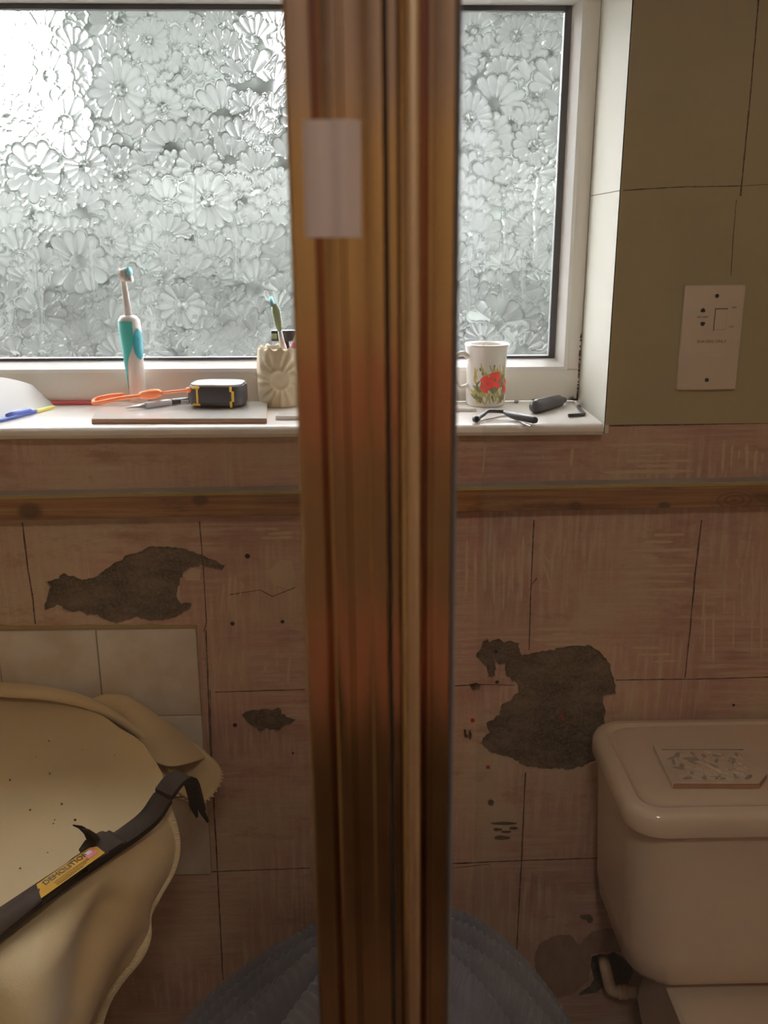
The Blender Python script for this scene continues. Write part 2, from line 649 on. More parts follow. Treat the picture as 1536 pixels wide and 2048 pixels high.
def text(body, size, depth=0.0003):
    cu = bpy.data.curves.new('text', 'FONT')
    cu.body = body
    cu.size = size
    cu.align_x = 'CENTER'
    cu.align_y = 'CENTER'
    cu.extrude = depth
    cu.resolution_u = 3
    o = bpy.data.objects.new('text', cu)
    COL.objects.link(o)
    dg = bpy.context.evaluated_depsgraph_get()
    dg.update()
    me = bpy.data.meshes.new_from_object(o.evaluated_get(dg))
    bpy.data.objects.remove(o)
    bpy.data.curves.remove(cu)
    v = [x.co.copy() for x in me.vertices]
    f = [tuple(p.vertices) for p in me.polygons]
    bpy.data.meshes.remove(me)
    return v, f


def xz(px, py, D=1.35):
    p = at(px, py, D)
    return (p.x, p.z)


# ---------------------------------------------------------------- the setting
X0, X1, YF, ZC = -1.25, 1.15, -2.45, 2.4
SILL_Z = at(900, 850, 1.325).z
FRAME_Y, GLASS_Y = 0.175, 0.198
reveal_x = at(1240, 400, 1.35).x
win_top = at(900, -60, 1.53).z
win_left = -0.95
REV = 0.006

fl = tag(obj('floor', bx(X0 - .1, X1 + .1, YF - .1, 0.3, -0.1, 0.0), 'floor', None, False), 'dark brown boarded bathroom floor', 'floor', None, 'structure')
ce = tag(obj('ceiling', bx(X0 - .1, X1 + .1, YF - .1, 0.3, ZC, ZC + .1), 'ceil', None, False), 'plain white painted bathroom ceiling', 'ceiling', None, 'structure')
wl = tag(obj('wall_left', bx(X0 - .1, X0, YF, 0.25, 0, ZC), 'tan', None, False), 'plain ochre side wall beyond the basin', 'wall', None, 'structure')
wr = tag(obj('wall_right', bx(X1, X1 + .1, YF, 0.25, 0, ZC), 'tan', None, False), 'plain ochre side wall beyond the toilet', 'wall', None, 'structure')
wf = tag(obj('wall_front', bx(X0, X1, YF - .1, YF, 1.29, 1.72), 'tan', None, False), 'ochre wall opposite the window with added colour bands reflected in the gold post', 'wall', None, 'structure')  # unseen wall; its colour bands are added to shape the post's reflections
obj('upper_reflection_band', bx(X0, X1, YF - .1, YF, 1.72, ZC), 'mauve', wf, False, 'mauve upper band added for the post reflection')
obj('warm_reflection_band', bx(X0, X1, YF - .1, YF + .006, 1.10, 1.29), 'terra', wf, False, 'terracotta band added for the post reflection')
obj('middle_reflection_band', bx(X0, X1, YF - .1, YF, .74, 1.10), 'brownp', wf, False, 'brown middle band added for the post reflection')
obj('warm_reflection_band', bx(X0, X1, YF - .1, YF + .006, .52, .74), 'terra', wf, False, 'terracotta band added for the post reflection')
obj('lower_reflection_band', bx(X0, X1, YF - .1, YF + 0.03, 0.0, 0.52, 0.003, 1), 'panel', wf, False, 'dark brown lower band added for the post reflection')

# exposed patches, traced on the wall plane
c4 = lambda L: [xz(x / 2.477, y / 2.477 + 1040) for x, y in L]
c6 = lambda L: [xz(x / 2.415 + 900, y / 2.415 + 1240) for x, y in L]
patch_left = c4([(230, 300), (295, 290), (300, 270), (320, 265), (345, 275), (400, 292), (460, 290), (500, 260), (560, 220), (630, 175), (700, 155), (740, 135), (820, 130), (890, 140), (940, 155), (1000, 170), (1050, 195), (1110, 225), (1100, 252), (1070, 240), (1010, 228), (950, 235), (910, 260), (890, 310), (875, 350), (880, 395), (900, 412), (945, 415), (950, 430), (920, 455), (880, 480), (800, 505), (740, 505), (690, 495), (665, 480), (640, 500), (590, 512), (545, 515), (510, 495), (480, 475), (430, 478), (390, 460), (330, 455), (300, 435), (280, 425), (265, 440), (225, 448), (215, 430), (235, 380), (245, 340), (230, 320)])
patch_right = c6([(160, 105), (180, 85), (195, 105), (240, 92), (260, 105), (300, 105), (330, 115), (345, 165), (400, 165), (450, 150), (500, 145), (550, 130), (610, 115), (655, 130), (665, 115), (690, 125), (740, 165), (770, 210), (780, 260), (805, 315), (800, 360), (750, 370), (735, 395), (755, 430), (750, 480), (770, 560), (760, 590), (745, 650), (700, 690), (640, 715), (570, 730), (490, 725), (420, 720), (350, 710), (320, 685), (280, 665), (230, 660), (195, 640), (170, 615), (145, 600), (155, 570), (185, 545), (180, 500), (235, 460), (245, 410), (290, 385), (325, 350), (330, 310), (300, 300), (275, 275), (265, 220), (235, 220), (215, 190), (220, 245), (215, 275), (185, 280), (180, 240), (160, 220), (155, 200), (120, 185), (125, 165), (155, 140)])
patch_small = c4([(1195, 965), (1235, 942), (1300, 935), (1350, 940), (1375, 930), (1395, 935), (1395, 960), (1465, 990), (1430, 1015), (1400, 1035), (1370, 1052), (1320, 1042), (1285, 1052), (1250, 1035), (1225, 1010)])
patch_chip = c6([(95, 310), (130, 302), (150, 315), (140, 340), (110, 345), (100, 330)])
patch_nick = c6([(66, 530), (76, 528), (78, 552), (92, 560), (84, 574), (70, 572)])
pipe_hole = [xz(x, y) for x, y in [(1181, 1930), (1184, 1913), (1200, 1908), (1215, 1910), (1228, 1903), (1242, 1912), (1262, 1925), (1268, 1950), (1256, 1975), (1235, 1985), (1205, 1980), (1195, 1990), (1165, 1994), (1153, 1996), (1160, 1985), (1180, 1972), (1188, 1958)]]
green_line = [xz(1200, 851), xz(1536, 847)]
slope = (green_line[1][1] - green_line[0][1]) / (green_line[1][0] - green_line[0][0])
zg = lambda x: green_line[0][1] + slope * (x - green_line[0][0])

opening = [(win_left, SILL_Z - 0.02), (reveal_x + REV, SILL_Z - 0.02), (reveal_x + REV, win_top + 0.02), (win_left, win_top + 0.02)]
wb = obj('wall_back', sheet([[(X0, 0), (X1, 0), (X1, ZC), (X0, ZC)], opening, pipe_hole], 0.005, 0.24), 'render', None, False)
tag(wb, 'stripped pink plaster wall under the window with exposed brown patches', 'wall', None, 'structure')
holes = [rough_poly(p, .0045, .0019) for p in (patch_left, patch_right, patch_small)] + [patch_chip, patch_nick, pipe_hole]
obj('plaster_skin', sheet([[(X0, 0.001), (X1, 0.001), (X1, zg(X1)), (reveal_x, zg(reveal_x)), (reveal_x, SILL_Z - 0.02), (X0, SILL_Z - 0.02)]] + holes, 0.0, 0.005), 'plaster', wb, False, 'streaky pink plaster broken away in patches')
obj('painted_plaster', sheet([[(reveal_x, zg(reveal_x) + .001), (X1, zg(X1) + .001), (X1, ZC - .001), (X0, ZC - .001), (X0, SILL_Z), (win_left, SILL_Z), (win_left, win_top), (reveal_x, win_top)]], -0.0012, 0.0049), 'green', wb, False, 'olive green painted wall')
obj('reveal', bx(reveal_x, reveal_x + REV - .0003, -0.001, FRAME_Y, SILL_Z - 0.019, win_top), 'reveal', wb, False, 'pale green window reveal')
obj('reveal', bx(win_left, reveal_x, 0.001, FRAME_Y, win_top, win_top + .019), 'reveal', wb, False)
obj('reveal', bx(win_left - .0002, win_left + .005, 0.001, FRAME_Y, SILL_Z - .019, win_top), 'reveal', wb, False)
# pipe void behind the hole
hx, hz = xz(1215, 1950)
obj('pipe_void', bx(hx - .09, hx + .09, 0.241, 0.245, hz - .09, hz + .09), 'dark', wb, False)


def stroke(pts, w, y0=-0.0004, y1=0.0002, jag=0.3, D=1.35):
    """a thin line drawn on the wall through pixel-measured points"""
    P = [Vector((q[0], 0, q[1])) for q in (xz(a, b2, D) for a, b2 in pts)]
    out = []
    for i in range(len(P) - 1):
        k = max(1, int((P[i + 1] - P[i]).length / 0.012))
        out += [P[i].lerp(P[i + 1], j / k) for j in range(k)]
    out.append(P[-1])
    V, Fc = [], []
    for i, p in enumerate(out):
        t = (out[min(i + 1, len(out) - 1)] - out[max(i - 1, 0)]).normalized()
        s = Vector((-t.z, 0, t.x))
        hw = w / 2 * (1 + R.uniform(-jag, jag))
        o = R.uniform(-jag, jag) * w * 0.4
        for a, y in ((-hw, y1), (-hw, y0), (hw, y0), (hw, y1)):
            V.append(p + s * (a + o) + Vector((0, y, 0)))
    for i in range(len(out) - 1):
        a = i * 4
        Fc += [(a + k, a + k + 1, a + k + 5, a + k + 4) for k in range(3)]
    Fc += [(0, 1, 2, 3), tuple(range(len(V) - 4, len(V)))]
    return V, Fc


for pts, w in [([(45, 1045), (56, 1140), (65, 1190), (71, 1248)], .0022), ([(399, 1043), (407, 1140)], .0016), ([(407, 1140), (413, 1245), (408, 1262)], .0014),
               ([(412, 1260), (421, 1500), (433, 1700), (446, 1960)], .0022), ([(420, 1380), (425, 1560)], .0015),
               ([(1068, 1040), (1062, 1170), (1058, 1300)], .0020), ([(1051, 1545), (1044, 1700), (1032, 1925)], .0022),
               ([(1403, 1040), (1390, 1150), (1380, 1260), (1370, 1355)], .0022), ([(1216, 1560), (1228, 1700), (1243, 1850)], .0024),
               ([(1437, 800), (1432, 850)], .0012), ([(430, 1384), (610, 1379)], .0014), ([(908, 1372), (958, 1369), (1030, 1370)], .0016),
               ([(1232, 1360), (1400, 1358), (1536, 1354)], .0018), ([(345, 1748), (430, 1743), (620, 1736)], .0018), ([(905, 1727), (1040, 1721), (1195, 1716)], .0020),
               ([(1062, 1170), (1074, 1156)], .0012), ([(907, 1736), (980, 1728)], .0010), ([(1215, 852), (1330, 850), (1536, 846)], .0016),
               ([(455, 1190), (520, 1180), (545, 1193), (590, 1175)], .0013)]:
    obj('marked_line', stroke(pts, w), 'line', wb, False)
for pts, w in [([(1516, 0), (1500, 190), (1480, 392)], .0020), ([(1472, 400), (1466, 470)], .0008), ([(1466, 470), (1461, 552)], .0013), ([(1246, 381), (1360, 374), (1485, 372)], .0014), ([(1485, 372), (1536, 369)], .0007)]:
    obj('marked_line', stroke(pts, w, -0.0016, -0.001), 'line', wb, False)
rz = at(1240, 381, 1.35).z
obj('marked_line', bx(reveal_x - .0003, reveal_x + .0005, 0.004, 0.17, rz - .0006, rz + .0006), 'line', wb, False)

# trowelled adhesive ridges
rid = []


def ridge(x0, y0, x1, y1, w=0.0036, h=0.0009):
    a, b2 = Vector((xz(x0, y0)[0], 0, xz(x0, y0)[1])), Vector((xz(x1, y1)[0], 0, xz(x1, y1)[1]))
    t = (b2 - a).normalized()
    s = Vector((-t.z, 0, t.x))
    V = []
    for k, sc in ((0, .3), (.15, 1), (.5, R.uniform(.6, 1.1)), (.85, 1), (1, .3)):
        p = a.lerp(b2, k) + s * R.uniform(-.0006, .0006)
        V += [p - s * w * sc / 2 + Vector((0, .0003, 0)), p + Vector((0, -h * sc, 0)), p + s * w * sc / 2 + Vector((0, .0003, 0))]
    Fc = []
    for i in range(4):
        Fc += [(i * 3, i * 3 + 1, i * 3 + 4, i * 3 + 3), (i * 3 + 1, i * 3 + 2, i * 3 + 5, i * 3 + 4)]
    rid.append((V, Fc))


def comb(x0, x1, y0, y1, n, vert, dens=1.0):
    for i in range(n):
        t = (i + .5) / n
        for seg in range(2):
            if R.random() > dens:
                continue
            a, b2 = sorted((R.uniform(0, .55), R.uniform(.45, 1)))
            if vert:
                x = x0 + (x1 - x0) * t
                ridge(x + R.uniform(-2, 2), y0 + (y1 - y0) * a, x + R.uniform(-2, 2) - 3, y0 + (y1 - y0) * b2, R.uniform(.004, .007))
            else:
                y = y0 + (y1 - y0) * t
                ridge(x0 + (x1 - x0) * a, y + R.uniform(-1, 1), x0 + (x1 - x0) * b2, y - 2 + R.uniform(-1, 1), R.uniform(.005, .008))


comb(925, 1055, 1065, 1240, 7, True)
comb(1100, 1200, 1050, 1120, 5, True, .5)
comb(1400, 1535, 1090, 1340, 7, True, .5)
comb(430, 590, 1290, 1375, 7, True, .7)
comb(440, 490, 1140, 1230, 4, True, .8)
comb(925, 1190, 880, 950, 9, True, .3)
comb(1225, 1390, 1062, 1205, 9, False)
comb(1205, 1390, 885, 950, 6, False, .8)
comb(1440, 1535, 880, 950, 6, True, .6)
comb(1065, 1180, 1255, 1295, 4, False)
comb(505, 600, 1055, 1080, 3, False, .8)
comb(1260, 1360, 1290, 1345, 4, False, .6)
for q in ((1075, 1095, 1103, 1130), (1083, 1120, 1104, 1178), (1076, 1180, 1104, 1184), (1473, 1116, 1478, 1136), (1480, 1160, 1488, 1168)):
    ridge(*q, .005, .0016)
obj('adhesive_ridges', join(*rid), 'ridge', wb, True, 'pale combed adhesive streaks', 'stuff')


def blob(pts, y0, y1):
    return prism(pts, 'y', y0, y1)


# filler smears and pale scraped spots
for L, mname, lab in ([[(1068, 1915), (1080, 1885), (1108, 1872), (1140, 1868), (1158, 1890), (1185, 1862), (1215, 1855), (1240, 1862), (1252, 1890), (1244, 1905), (1222, 1900), (1183, 1908), (1178, 1960), (1150, 1985), (1100, 2000), (1075, 1975)], 'smear', 'brown filler smear round the pipe'],
                      [[(535, 1145), (560, 1120), (585, 1125), (590, 1160), (575, 1176), (548, 1172)], 'ridge', 'pale scraped spot'],
                      [[(366, 1150), (385, 1135), (402, 1140), (400, 1160), (372, 1162)], 'ridge', 'pale scraped spot'],
                      [[(972, 1610), (1000, 1600), (1030, 1612), (1036, 1650), (1020, 1672), (985, 1668), (975, 1640)], 'ridge', 'pale flaking spot']):
    obj('filler_smear', prism(rough_poly([xz(a, b2) for a, b2 in L], .006, .0012), 'y', -0.0007, 0.0002), mname, wb, False, lab)
fk = []
for cx, cy, w, h in ((1008, 1645, 24, 2), (994, 1657, 9, 2.5), (1026, 1655, 8, 2), (1012, 1662, 12, 1.6), (1003, 1674, 15, 3), (982, 1604, 6, 6), (1172, 1832, 13, 4), (1180, 1838, 7, 5), (940, 1468, 3, 9)):
    L = [xz(cx + w * math.cos(a) * R.uniform(.7, 1.2), cy + h * math.sin(a) * R.uniform(.7, 1.2)) for a in np.linspace(0, 6.283, 9)[:-1]]
    fk.append(prism(L, 'y', -0.0035, 0.0))
obj('loose_flakes', join(*fk), 'render', wb, False, 'dark flaking plaster crumbs', 'stuff')
for px, py, r, mname in ((495, 1112, .0042, 'dark'), (465, 1247, .0036, 'dark'), (565, 1243, .0033, 'dark'), (470, 1450, .0038, 'dark'), (586, 1506, .002, 'dark'), (1467, 1410, .0025, 'dark'), (992, 1303, .003, 'dark'), (994, 1364, .003, 'dark')):
    x, z = xz(px, py)
    obj('screw_hole', tube([(x, -.0006, z), (x, .002, z)], [r, r * .8], 8), mname, wb, False)
for px, py, y in ((945, 1440, -.002), (1123, 1432, .001), (976, 1534, -.001)):
    x, z = xz(px, py)
    obj('wall_plug', tube([(x, y, z), (x, .02, z)], [.0034, .0034], 10), 'redplug', wb, False, 'red plastic plug')

# remaining wall tiles at the left
tx = [xz(-208, 1258)[0], xz(-6, 1258)[0], xz(194, 1257)[0], xz(394, 1257)[0]]
tz0 = xz(200, 1256)[1]
th = xz(200, 1256)[1] - xz(200, 1429)[1]
for r_ in range(3):
    for c_ in range(3):
        b = bx(tx[c_] + .0009, tx[c_ + 1] - .0009, -.0085 + R.uniform(-.0006, .0006), -.0005, tz0 - th * (r_ + 1) + .0009, tz0 - th * r_ - .0009, .0015, 2)
        obj('tile', b, 'tile', wb, True)
obj('grout', bx(tx[0] - .003, tx[3] - .001, -.0052, -.0001, tz0 - th * 3, tz0 + .002), 'grout', wb, False)
# roughly broken bedding along the top of the tiles
obj('bedding_edge', stroke([(-20, 1253), (80, 1254), (190, 1252), (300, 1251), (394, 1252)], .004, -.004, 0, .6), 'yellowed', wb, False)
obj('bedding_edge', stroke([(404, 1262), (412, 1430), (420, 1560)], .006, -.0025, 0, .5), 'plaster', wb, False)

# batten across the wall (slightly out of level)
ba, bb = at(0, 992, 1.325), at(1536, 964, 1.325)
bs = (bb.z - ba.z) / (bb.x - ba.x)
zt = lambda x: ba.z + bs * (x - ba.x)
bh = ba.z - at(0, 1041, 1.325).z


def skew(b):
    for v in b.verts:
        v.co.z += bs * (v.co.x - ba.x) + ba.z
    return b


tr = obj('trim_1', skew(bx(X0 + .002, X1 - .002, -.026, -.0002, -bh, 0, .0012, 1)), 'wood', None, False)
tag(tr, 'knotty bare pine batten fixed across the wall under the sill', 'batten', None, 'structure')
obj('painted_edge', skew(bx(X0 + .002, X1 - .002, -.0255, -.0004, .0001, .0012)), 'greypaint', tr, False, 'grey white painted top edge')
obj('adhesive_line', skew(bx(X0 + .002, X1 - .002, -.0268, -.0245, -.0045, .0006, .0006, 1)), 'yellowed', tr, False, 'yellowed line along the edge')

# ---------------------------------------------------------------- window
wn = thing('window_1', (win_left, FRAME_Y, SILL_Z), 'white framed window with daisy patterned misted glass', 'window', None, 'structure')
gx1 = at(1120, 400, 1.35 + GLASS_Y).x
gz0, gz1 = at(300, 716, 1.35 + GLASS_Y).z, at(300, 14, 1.35 + GLASS_Y).z
gx0 = win_left + 0.07
fx1 = reveal_x - 0.0002
FB = 0.262
for nm, a in (('frame_rail', (win_left, fx1, FRAME_Y, FB - .001, SILL_Z + .0002, gz0 - .020)), ('frame_rail', (win_left, fx1, FRAME_Y, FB - .001, gz1 + .012, win_top)),
              ('frame_stile', (gx1 + .020, fx1, FRAME_Y + .0003, FB, gz0 - .020, gz1 + .012)), ('frame_stile', (win_left, gx0 - .020, FRAME_Y + .0003, FB, gz0 - .020, gz1 + .012))):
    obj(nm, bx(*a, .003, 2), 'upvc', wn)
# sloping glazing beads
g = .0035


def bead(axis, a0, a1, outer, inner):
    d = 1 if outer > inner else -1
    poly = [(FRAME_Y - .0005, outer), (FRAME_Y - .001, outer - d * .006), (GLASS_Y - .003, inner), (GLASS_Y + .012, inner), (GLASS_Y + .012, outer)]
    if axis == 'x':
        return prism([(y, z) for y, z in poly], 'x', a0, a1)
    return prism([(x, y) for y, x in poly], 'z', a0, a1)


obj('glazing_bead', bead('x', gx0 - .02, gx1 + .02, gz0 - .021, gz0 - g), 'bead', wn, False)
obj('glazing_bead', bead('x', gx0 - .02, gx1 + .02, gz1 + .013, gz1 + g), 'bead', wn, False)
obj('glazing_bead', bead('z', gz0 - .02, gz1 + .012, gx1 + .021, gx1 + g), 'bead', wn, False)
obj('glazing_bead', bead('z', gz0 - .02, gz1 + .012, gx0 - .021, gx0 - g), 'bead', wn, False)
for a in ((gx0, gx1, gz0 - g, gz0 + .001), (gx0, gx1, gz1 - .004, gz1 + g), (gx1 - .007, gx1 + g, gz0 - g, gz1 + g), (gx0 - g, gx0 + .007, gz0 - g, gz1 + g)):
    obj('gasket', bx(a[0], a[1], GLASS_Y - .004, GLASS_Y + .012, a[2], a[3], .0008, 1), 'gasket', wn, False, 'black rubber gasket')

# the daisy pattern pressed into the room side of the glass
step = 0.0013
nx, nz = int((gx1 - gx0) / step), int((gz1 - gz0) / step)
gxs, gzs = np.linspace(gx0, gx1, nx), np.linspace(gz0, gz1, nz)
hgt = np.zeros((nz, nx))
ptl = np.zeros((nz, nx))
rng = np.random.default_rng(5)
cent = []
tries = 0
while tries < 9000 and len(cent) < 900:
    tries += 1
    c = (rng.uniform(gx0, gx1), rng.uniform(gz0, gz1))
    rr = rng.uniform(.030, .052)
    if all((c[0] - q[0]) ** 2 + (c[1] - q[1]) ** 2 > (.34 * (rr + q[2])) ** 2 for q in cent):
        cent.append((c[0], c[1], rr))
big = [at(px, py, 1.35 + GLASS_Y) for px, py in ((240, 180), (415, 400), (130, 245), (70, 345))]
order = list(range(len(cent)))
rng.shuffle(order)
cl = [cent[i] for i in order] + [(b2.x, b2.z, .046) for b2 in big]
for ci, (cx, cz, rr) in enumerate(cl):
    ix0, ix1 = np.searchsorted(gxs, (cx - rr * 1.15, cx + rr * 1.15))
    iz0, iz1 = np.searchsorted(gzs, (cz - rr * 1.15, cz + rr * 1.15))
    if ix1 - ix0 < 2 or iz1 - iz0 < 2:
        continue
    Xg, Zg = np.meshgrid(gxs[ix0:ix1] - cx, gzs[iz0:iz1] - cz)
    full = ci >= len(cent) or ci % 4 == 0
    n = int(rng.integers(13, 18))
    ph = rng.uniform(0, 6.28)
    rad = np.hypot(Xg, Zg)
    an = np.arctan2(Zg, Xg)
    k = np.round((an - ph) / (2 * np.pi / n))
    da = an - ph - k * 2 * np.pi / n
    kk = np.mod(k, n)
    lenk = rng.uniform(.86, 1.08, n + 1)[kk.astype(int)]
    rin, rout = rr * .27, rr * lenk
    u = (rad - (rin + rout) / 2) / ((rout - rin) / 2)
    wv = rad * np.sin(da)
    half = np.pi * rr * .70 / n * (1 + .40 * u)
    v = wv / np.maximum(half, 1e-5)
    e = np.abs(u) ** 2.6 + np.abs(v) ** 2.2
    if not full:  # side-on fan: only the upward petals
        fan = np.abs(np.angle(np.exp(1j * (an - rng.uniform(.9, 2.2))))) < 1.15
    else:
        fan = np.ones_like(rad, bool)
    zone = fan & (e < 1.9) & (u > -1.2)
    hs_, ps_ = hgt[iz0:iz1, ix0:ix1], ptl[iz0:iz1, ix0:ix1]
    ins = zone & (e < 1)
    hs_[zone] = 0.0
    ps_[zone] = 0.0
    hs_[ins] = (.00055 * (1 - np.clip(e, 0, 1)) ** .5)[ins]
    ps_[ins] = (np.clip((1 - e) / .3, 0, 1) * (.62 + .38 * np.clip((u + 1) / 2, 0, 1)))[ins]
    disc = (rad < rin * .92) & full
    hs_[disc] = (.0008 * (1 - (rad / rin) ** 2))[disc]
    ps_[disc] = .05
# condensation: drips, droplets and a mist that thickens towards the sill
fogm = np.zeros((nz, nx))
Zn = (gzs[:, None] - gz0) / (gz1 - gz0)
fogm += np.clip(.8 - .7 * Zn, .35, .8)
for px, y0, y1, w in ((385, 350, 480, .004), (465, 380, 560, .0035), (940, 480, 620, .003), (1010, 420, 600, .003), (1075, 350, 520, .003), (300, 560, 700, .01), (70, 520, 690, .003), (180, 480, 600, .003), (1050, 520, 600, .003)):
    p0, p1 = at(px, y0, 1.35 + GLASS_Y), at(px, y1, 1.35 + GLASS_Y)
    for iz in range(max(0, np.searchsorted(gzs, p1.z)), min(nz, np.searchsorted(gzs, p0.z))):
        xc = p0.x + .002 * math.sin(gzs[iz] * 60)
        dxx = np.abs(gxs - xc)
        msk = dxx < w
        fogm[iz, msk] += .6 * (1 - dxx[msk] / w)
        hgt[iz, msk] += .0009 * (1 - (dxx[msk] / w) ** 2)
for _ in range(900):
    cx, cz = rng.uniform(gx0, gx1), gz0 + (gz1 - gz0) * rng.beta(1.1, 1.7)
    rr = rng.uniform(.0016, .0036)
    L = rng.uniform(1, 3.2)
    ix0, ix1 = np.searchsorted(gxs, (cx - rr * L, cx + rr * L))
    iz0, iz1 = np.searchsorted(gzs, (cz - rr * L, cz + rr * L))
    Xg, Zg = np.meshgrid(gxs[ix0:ix1] - cx, gzs[iz0:iz1] - cz)
    a = (Xg + Zg) * .707 / L
    c2 = (Xg - Zg) * .707
    e = (a * a + c2 * c2) / rr ** 2
    q = np.clip(1 - e, 0, 1)
    hgt[iz0:iz1, ix0:ix1] += .0006 * np.sqrt(q)
    ptl[iz0:iz1, ix0:ix1] = np.maximum(ptl[iz0:iz1, ix0:ix1], q ** .5 * .9)
damp = np.clip((Zn - .12) / .36, .30, 1.0)
ptl *= damp
hgt *= np.clip((Zn - .05) / .4, .45, 1.0)
XX, ZZ = np.meshgrid(gxs, gzs)
co = np.stack([XX, GLASS_Y - hgt, ZZ], -1).reshape(-1, 3)
idx = np.arange(nx * nz).reshape(nz, nx)
quads = np.stack([idx[:-1, :-1], idx[:-1, 1:], idx[1:, 1:], idx[1:, :-1]], -1).reshape(-1, 4)
nb = len(co)
back = np.array([[gx0, GLASS_Y + .006, gz0], [gx1, GLASS_Y + .006, gz0], [gx1, GLASS_Y + .006, gz1], [gx0, GLASS_Y + .006, gz1]])
me = bpy.data.meshes.new('pane')
allco = np.vstack([co, back]) - np.array(wn.location)[None]
nq = len(quads) + 1
allq = np.vstack([quads, [[nb + 3, nb + 2, nb + 1, nb]]])  # outer face looks outdoors
me.vertices.add(len(allco))
me.vertices.foreach_set('co', allco.ravel())
me.loops.add(nq * 4)
me.loops.foreach_set('vertex_index', allq.ravel())
me.polygons.add(nq)
me.polygons.foreach_set('loop_start', np.arange(nq) * 4)
mi = np.zeros(nq, dtype=np.int32)
mi[-1] = 1
me.materials.append(M['pane'])
me.materials.append(M['pane_back'])
me.polygons.foreach_set('material_index', mi)
me.polygons.foreach_set('use_smooth', np.ones(nq, bool))
for nm, arr in (('petal', ptl), ('fog', fogm)):
    at_ = me.attributes.new(nm, 'FLOAT', 'POINT')
    at_.data.foreach_set('value', np.concatenate([arr.ravel(), np.zeros(4)]).astype(np.float32))
me.update()
pane = bpy.data.objects.new('pane', me)
COL.objects.link(pane)
pane.parent = wn
tag(pane, 'misted glass pressed with daisies')

# sill board
sx1 = at(1209, 848, 1.32).x
sb = prism([(FRAME_Y - .0005, SILL_Z), (-.014, SILL_Z), (-.021, SILL_Z - .0015), (-.0255, SILL_Z - .006), (-.0265, SILL_Z - .011), (-.0235, SILL_Z - .016), (-.016, SILL_Z - .019), (FRAME_Y - .0005, SILL_Z - .019)], 'x', win_left + .006, sx1)
obj('window_sill', sb, 'sillpaint', wn, 'auto', 'white gloss sill with rounded nose')
ms = []
for i in range(60):
    t = R.random()
    z = SILL_Z + .002 + .11 * t ** 2.0
    w = R.uniform(.0005, .0016)
    L = [(reveal_x - .0025 + w * math.cos(a) * R.uniform(.6, 1.2), z + 1.5 * w * math.sin(a) * R.uniform(.6, 1.3)) for a in np.linspace(0, 6.283, 8)[:-1]]
    ms.append(prism(L, 'y', FRAME_Y - .0008, FRAME_Y + .0002))
for i in range(12):
    x = reveal_x - .006 - .07 * R.random() ** 1.5
    w = R.uniform(.001, .002)
    L = [(x + 4 * w * math.cos(a), SILL_Z + .0025 + w * math.sin(a)) for a in np.linspace(0, 6.283, 8)[:-1]]
    ms.append(prism(L, 'y', FRAME_Y - .0008, FRAME_Y + .0002))
obj('mould_spots', join(*ms), 'mould', wn, False, 'black mould spots in the frame corner', 'stuff')

# ---------------------------------------------------------------- outside
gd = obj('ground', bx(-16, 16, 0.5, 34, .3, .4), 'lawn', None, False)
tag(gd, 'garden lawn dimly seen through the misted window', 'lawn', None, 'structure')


def crown(c, rx, ry, rz_, n, size, rg):
    V, Fc = [], []
    for i in range(n):
        d = Vector((rg.gauss(0, 1), rg.gauss(0, 1), rg.gauss(0, 1))).normalized() * rg.random() ** .35
        p = Vector((c[0] + d.x * rx, c[1] + d.y * ry, c[2] + d.z * rz_))
        a = Vector((rg.gauss(0, 1), rg.gauss(0, 1), rg.gauss(0, 1))).normalized()
        b2 = a.cross(Vector((rg.gauss(0, 1), rg.gauss(0, 1), rg.gauss(0, 1)))).normalized()
        s = size * rg.uniform(.6, 1.3)
        k = len(V)
        V += [p - a * s, p + b2 * s * .5, p + a * s, p - b2 * s * .5]
        Fc.append((k, k + 1, k + 2, k + 3))
    return V, Fc


rg = random.Random(3)
for px, D, topz, rx, label in ((345, 11.0, 7.3, 1.2, 'broad dark tree seen dimly through the left half of the glass'), (980, 11.0, 6.9, 1.8, 'tall wide tree seen dimly through the right end of the glass'), (30, 14.0, 2.8, 1.3, 'rounded bush seen dimly at the far left of the glass'), (690, 14.5, 3.9, 1.2, 'tree seen dimly behind the gold post')):
    base = at(px, 300, D)
    cz = (topz + .9) / 2
    t = thing('garden_tree', (base.x, base.y, .4), label, 'tree')
    obj('crown', crown((base.x, base.y, cz), rx, .8, (topz - .9) / 2, 3200, .24, rg), 'leaf', t, False)
    obj('trunk', tube([(base.x, base.y, .4), (base.x + .05, base.y, .7), (base.x, base.y, cz + .4)], [.16, .12, .06], 8), 'bark', t)
hb = at(560, 560, 8.0)
hd = obj('hedge', crown((hb.x, hb.y, 1.17), 6.5, .45, .75, 9000, .13, rg), 'leaf', None, False)
tag(hd, 'low green hedge seen dimly through the lower glass', 'hedge')

# ---------------------------------------------------------------- shower enclosure (bronze-gilt profiles close to the camera)
PD = 0.345
LEAN = math.radians(0.5)
pc = at(770, 1024, PD)
Z0, Z1 = 0.0005, 1.98


def px2x(px):
    return at(px, 1024, PD).x


def leanv(vf):
    out = []
    for v in vf[0]:
        v = Vector(v)
        out.append(Vector((v.x - (v.z - pc.z) * math.tan(LEAN), v.y, v.z)))
    return out, vf[1]


def profile(pts, z0=Z0, z1=Z1):
    """pts: (pixel column at mid-height, forward mm) ; closed at the back"""
    L = [(px2x(a), pc.y - d * .001) for a, d in pts]
    L += [(L[-1][0], pc.y + .018), (L[0][0], pc.y + .018)]
    return leanv(prism(L, 'z', z0, z1))


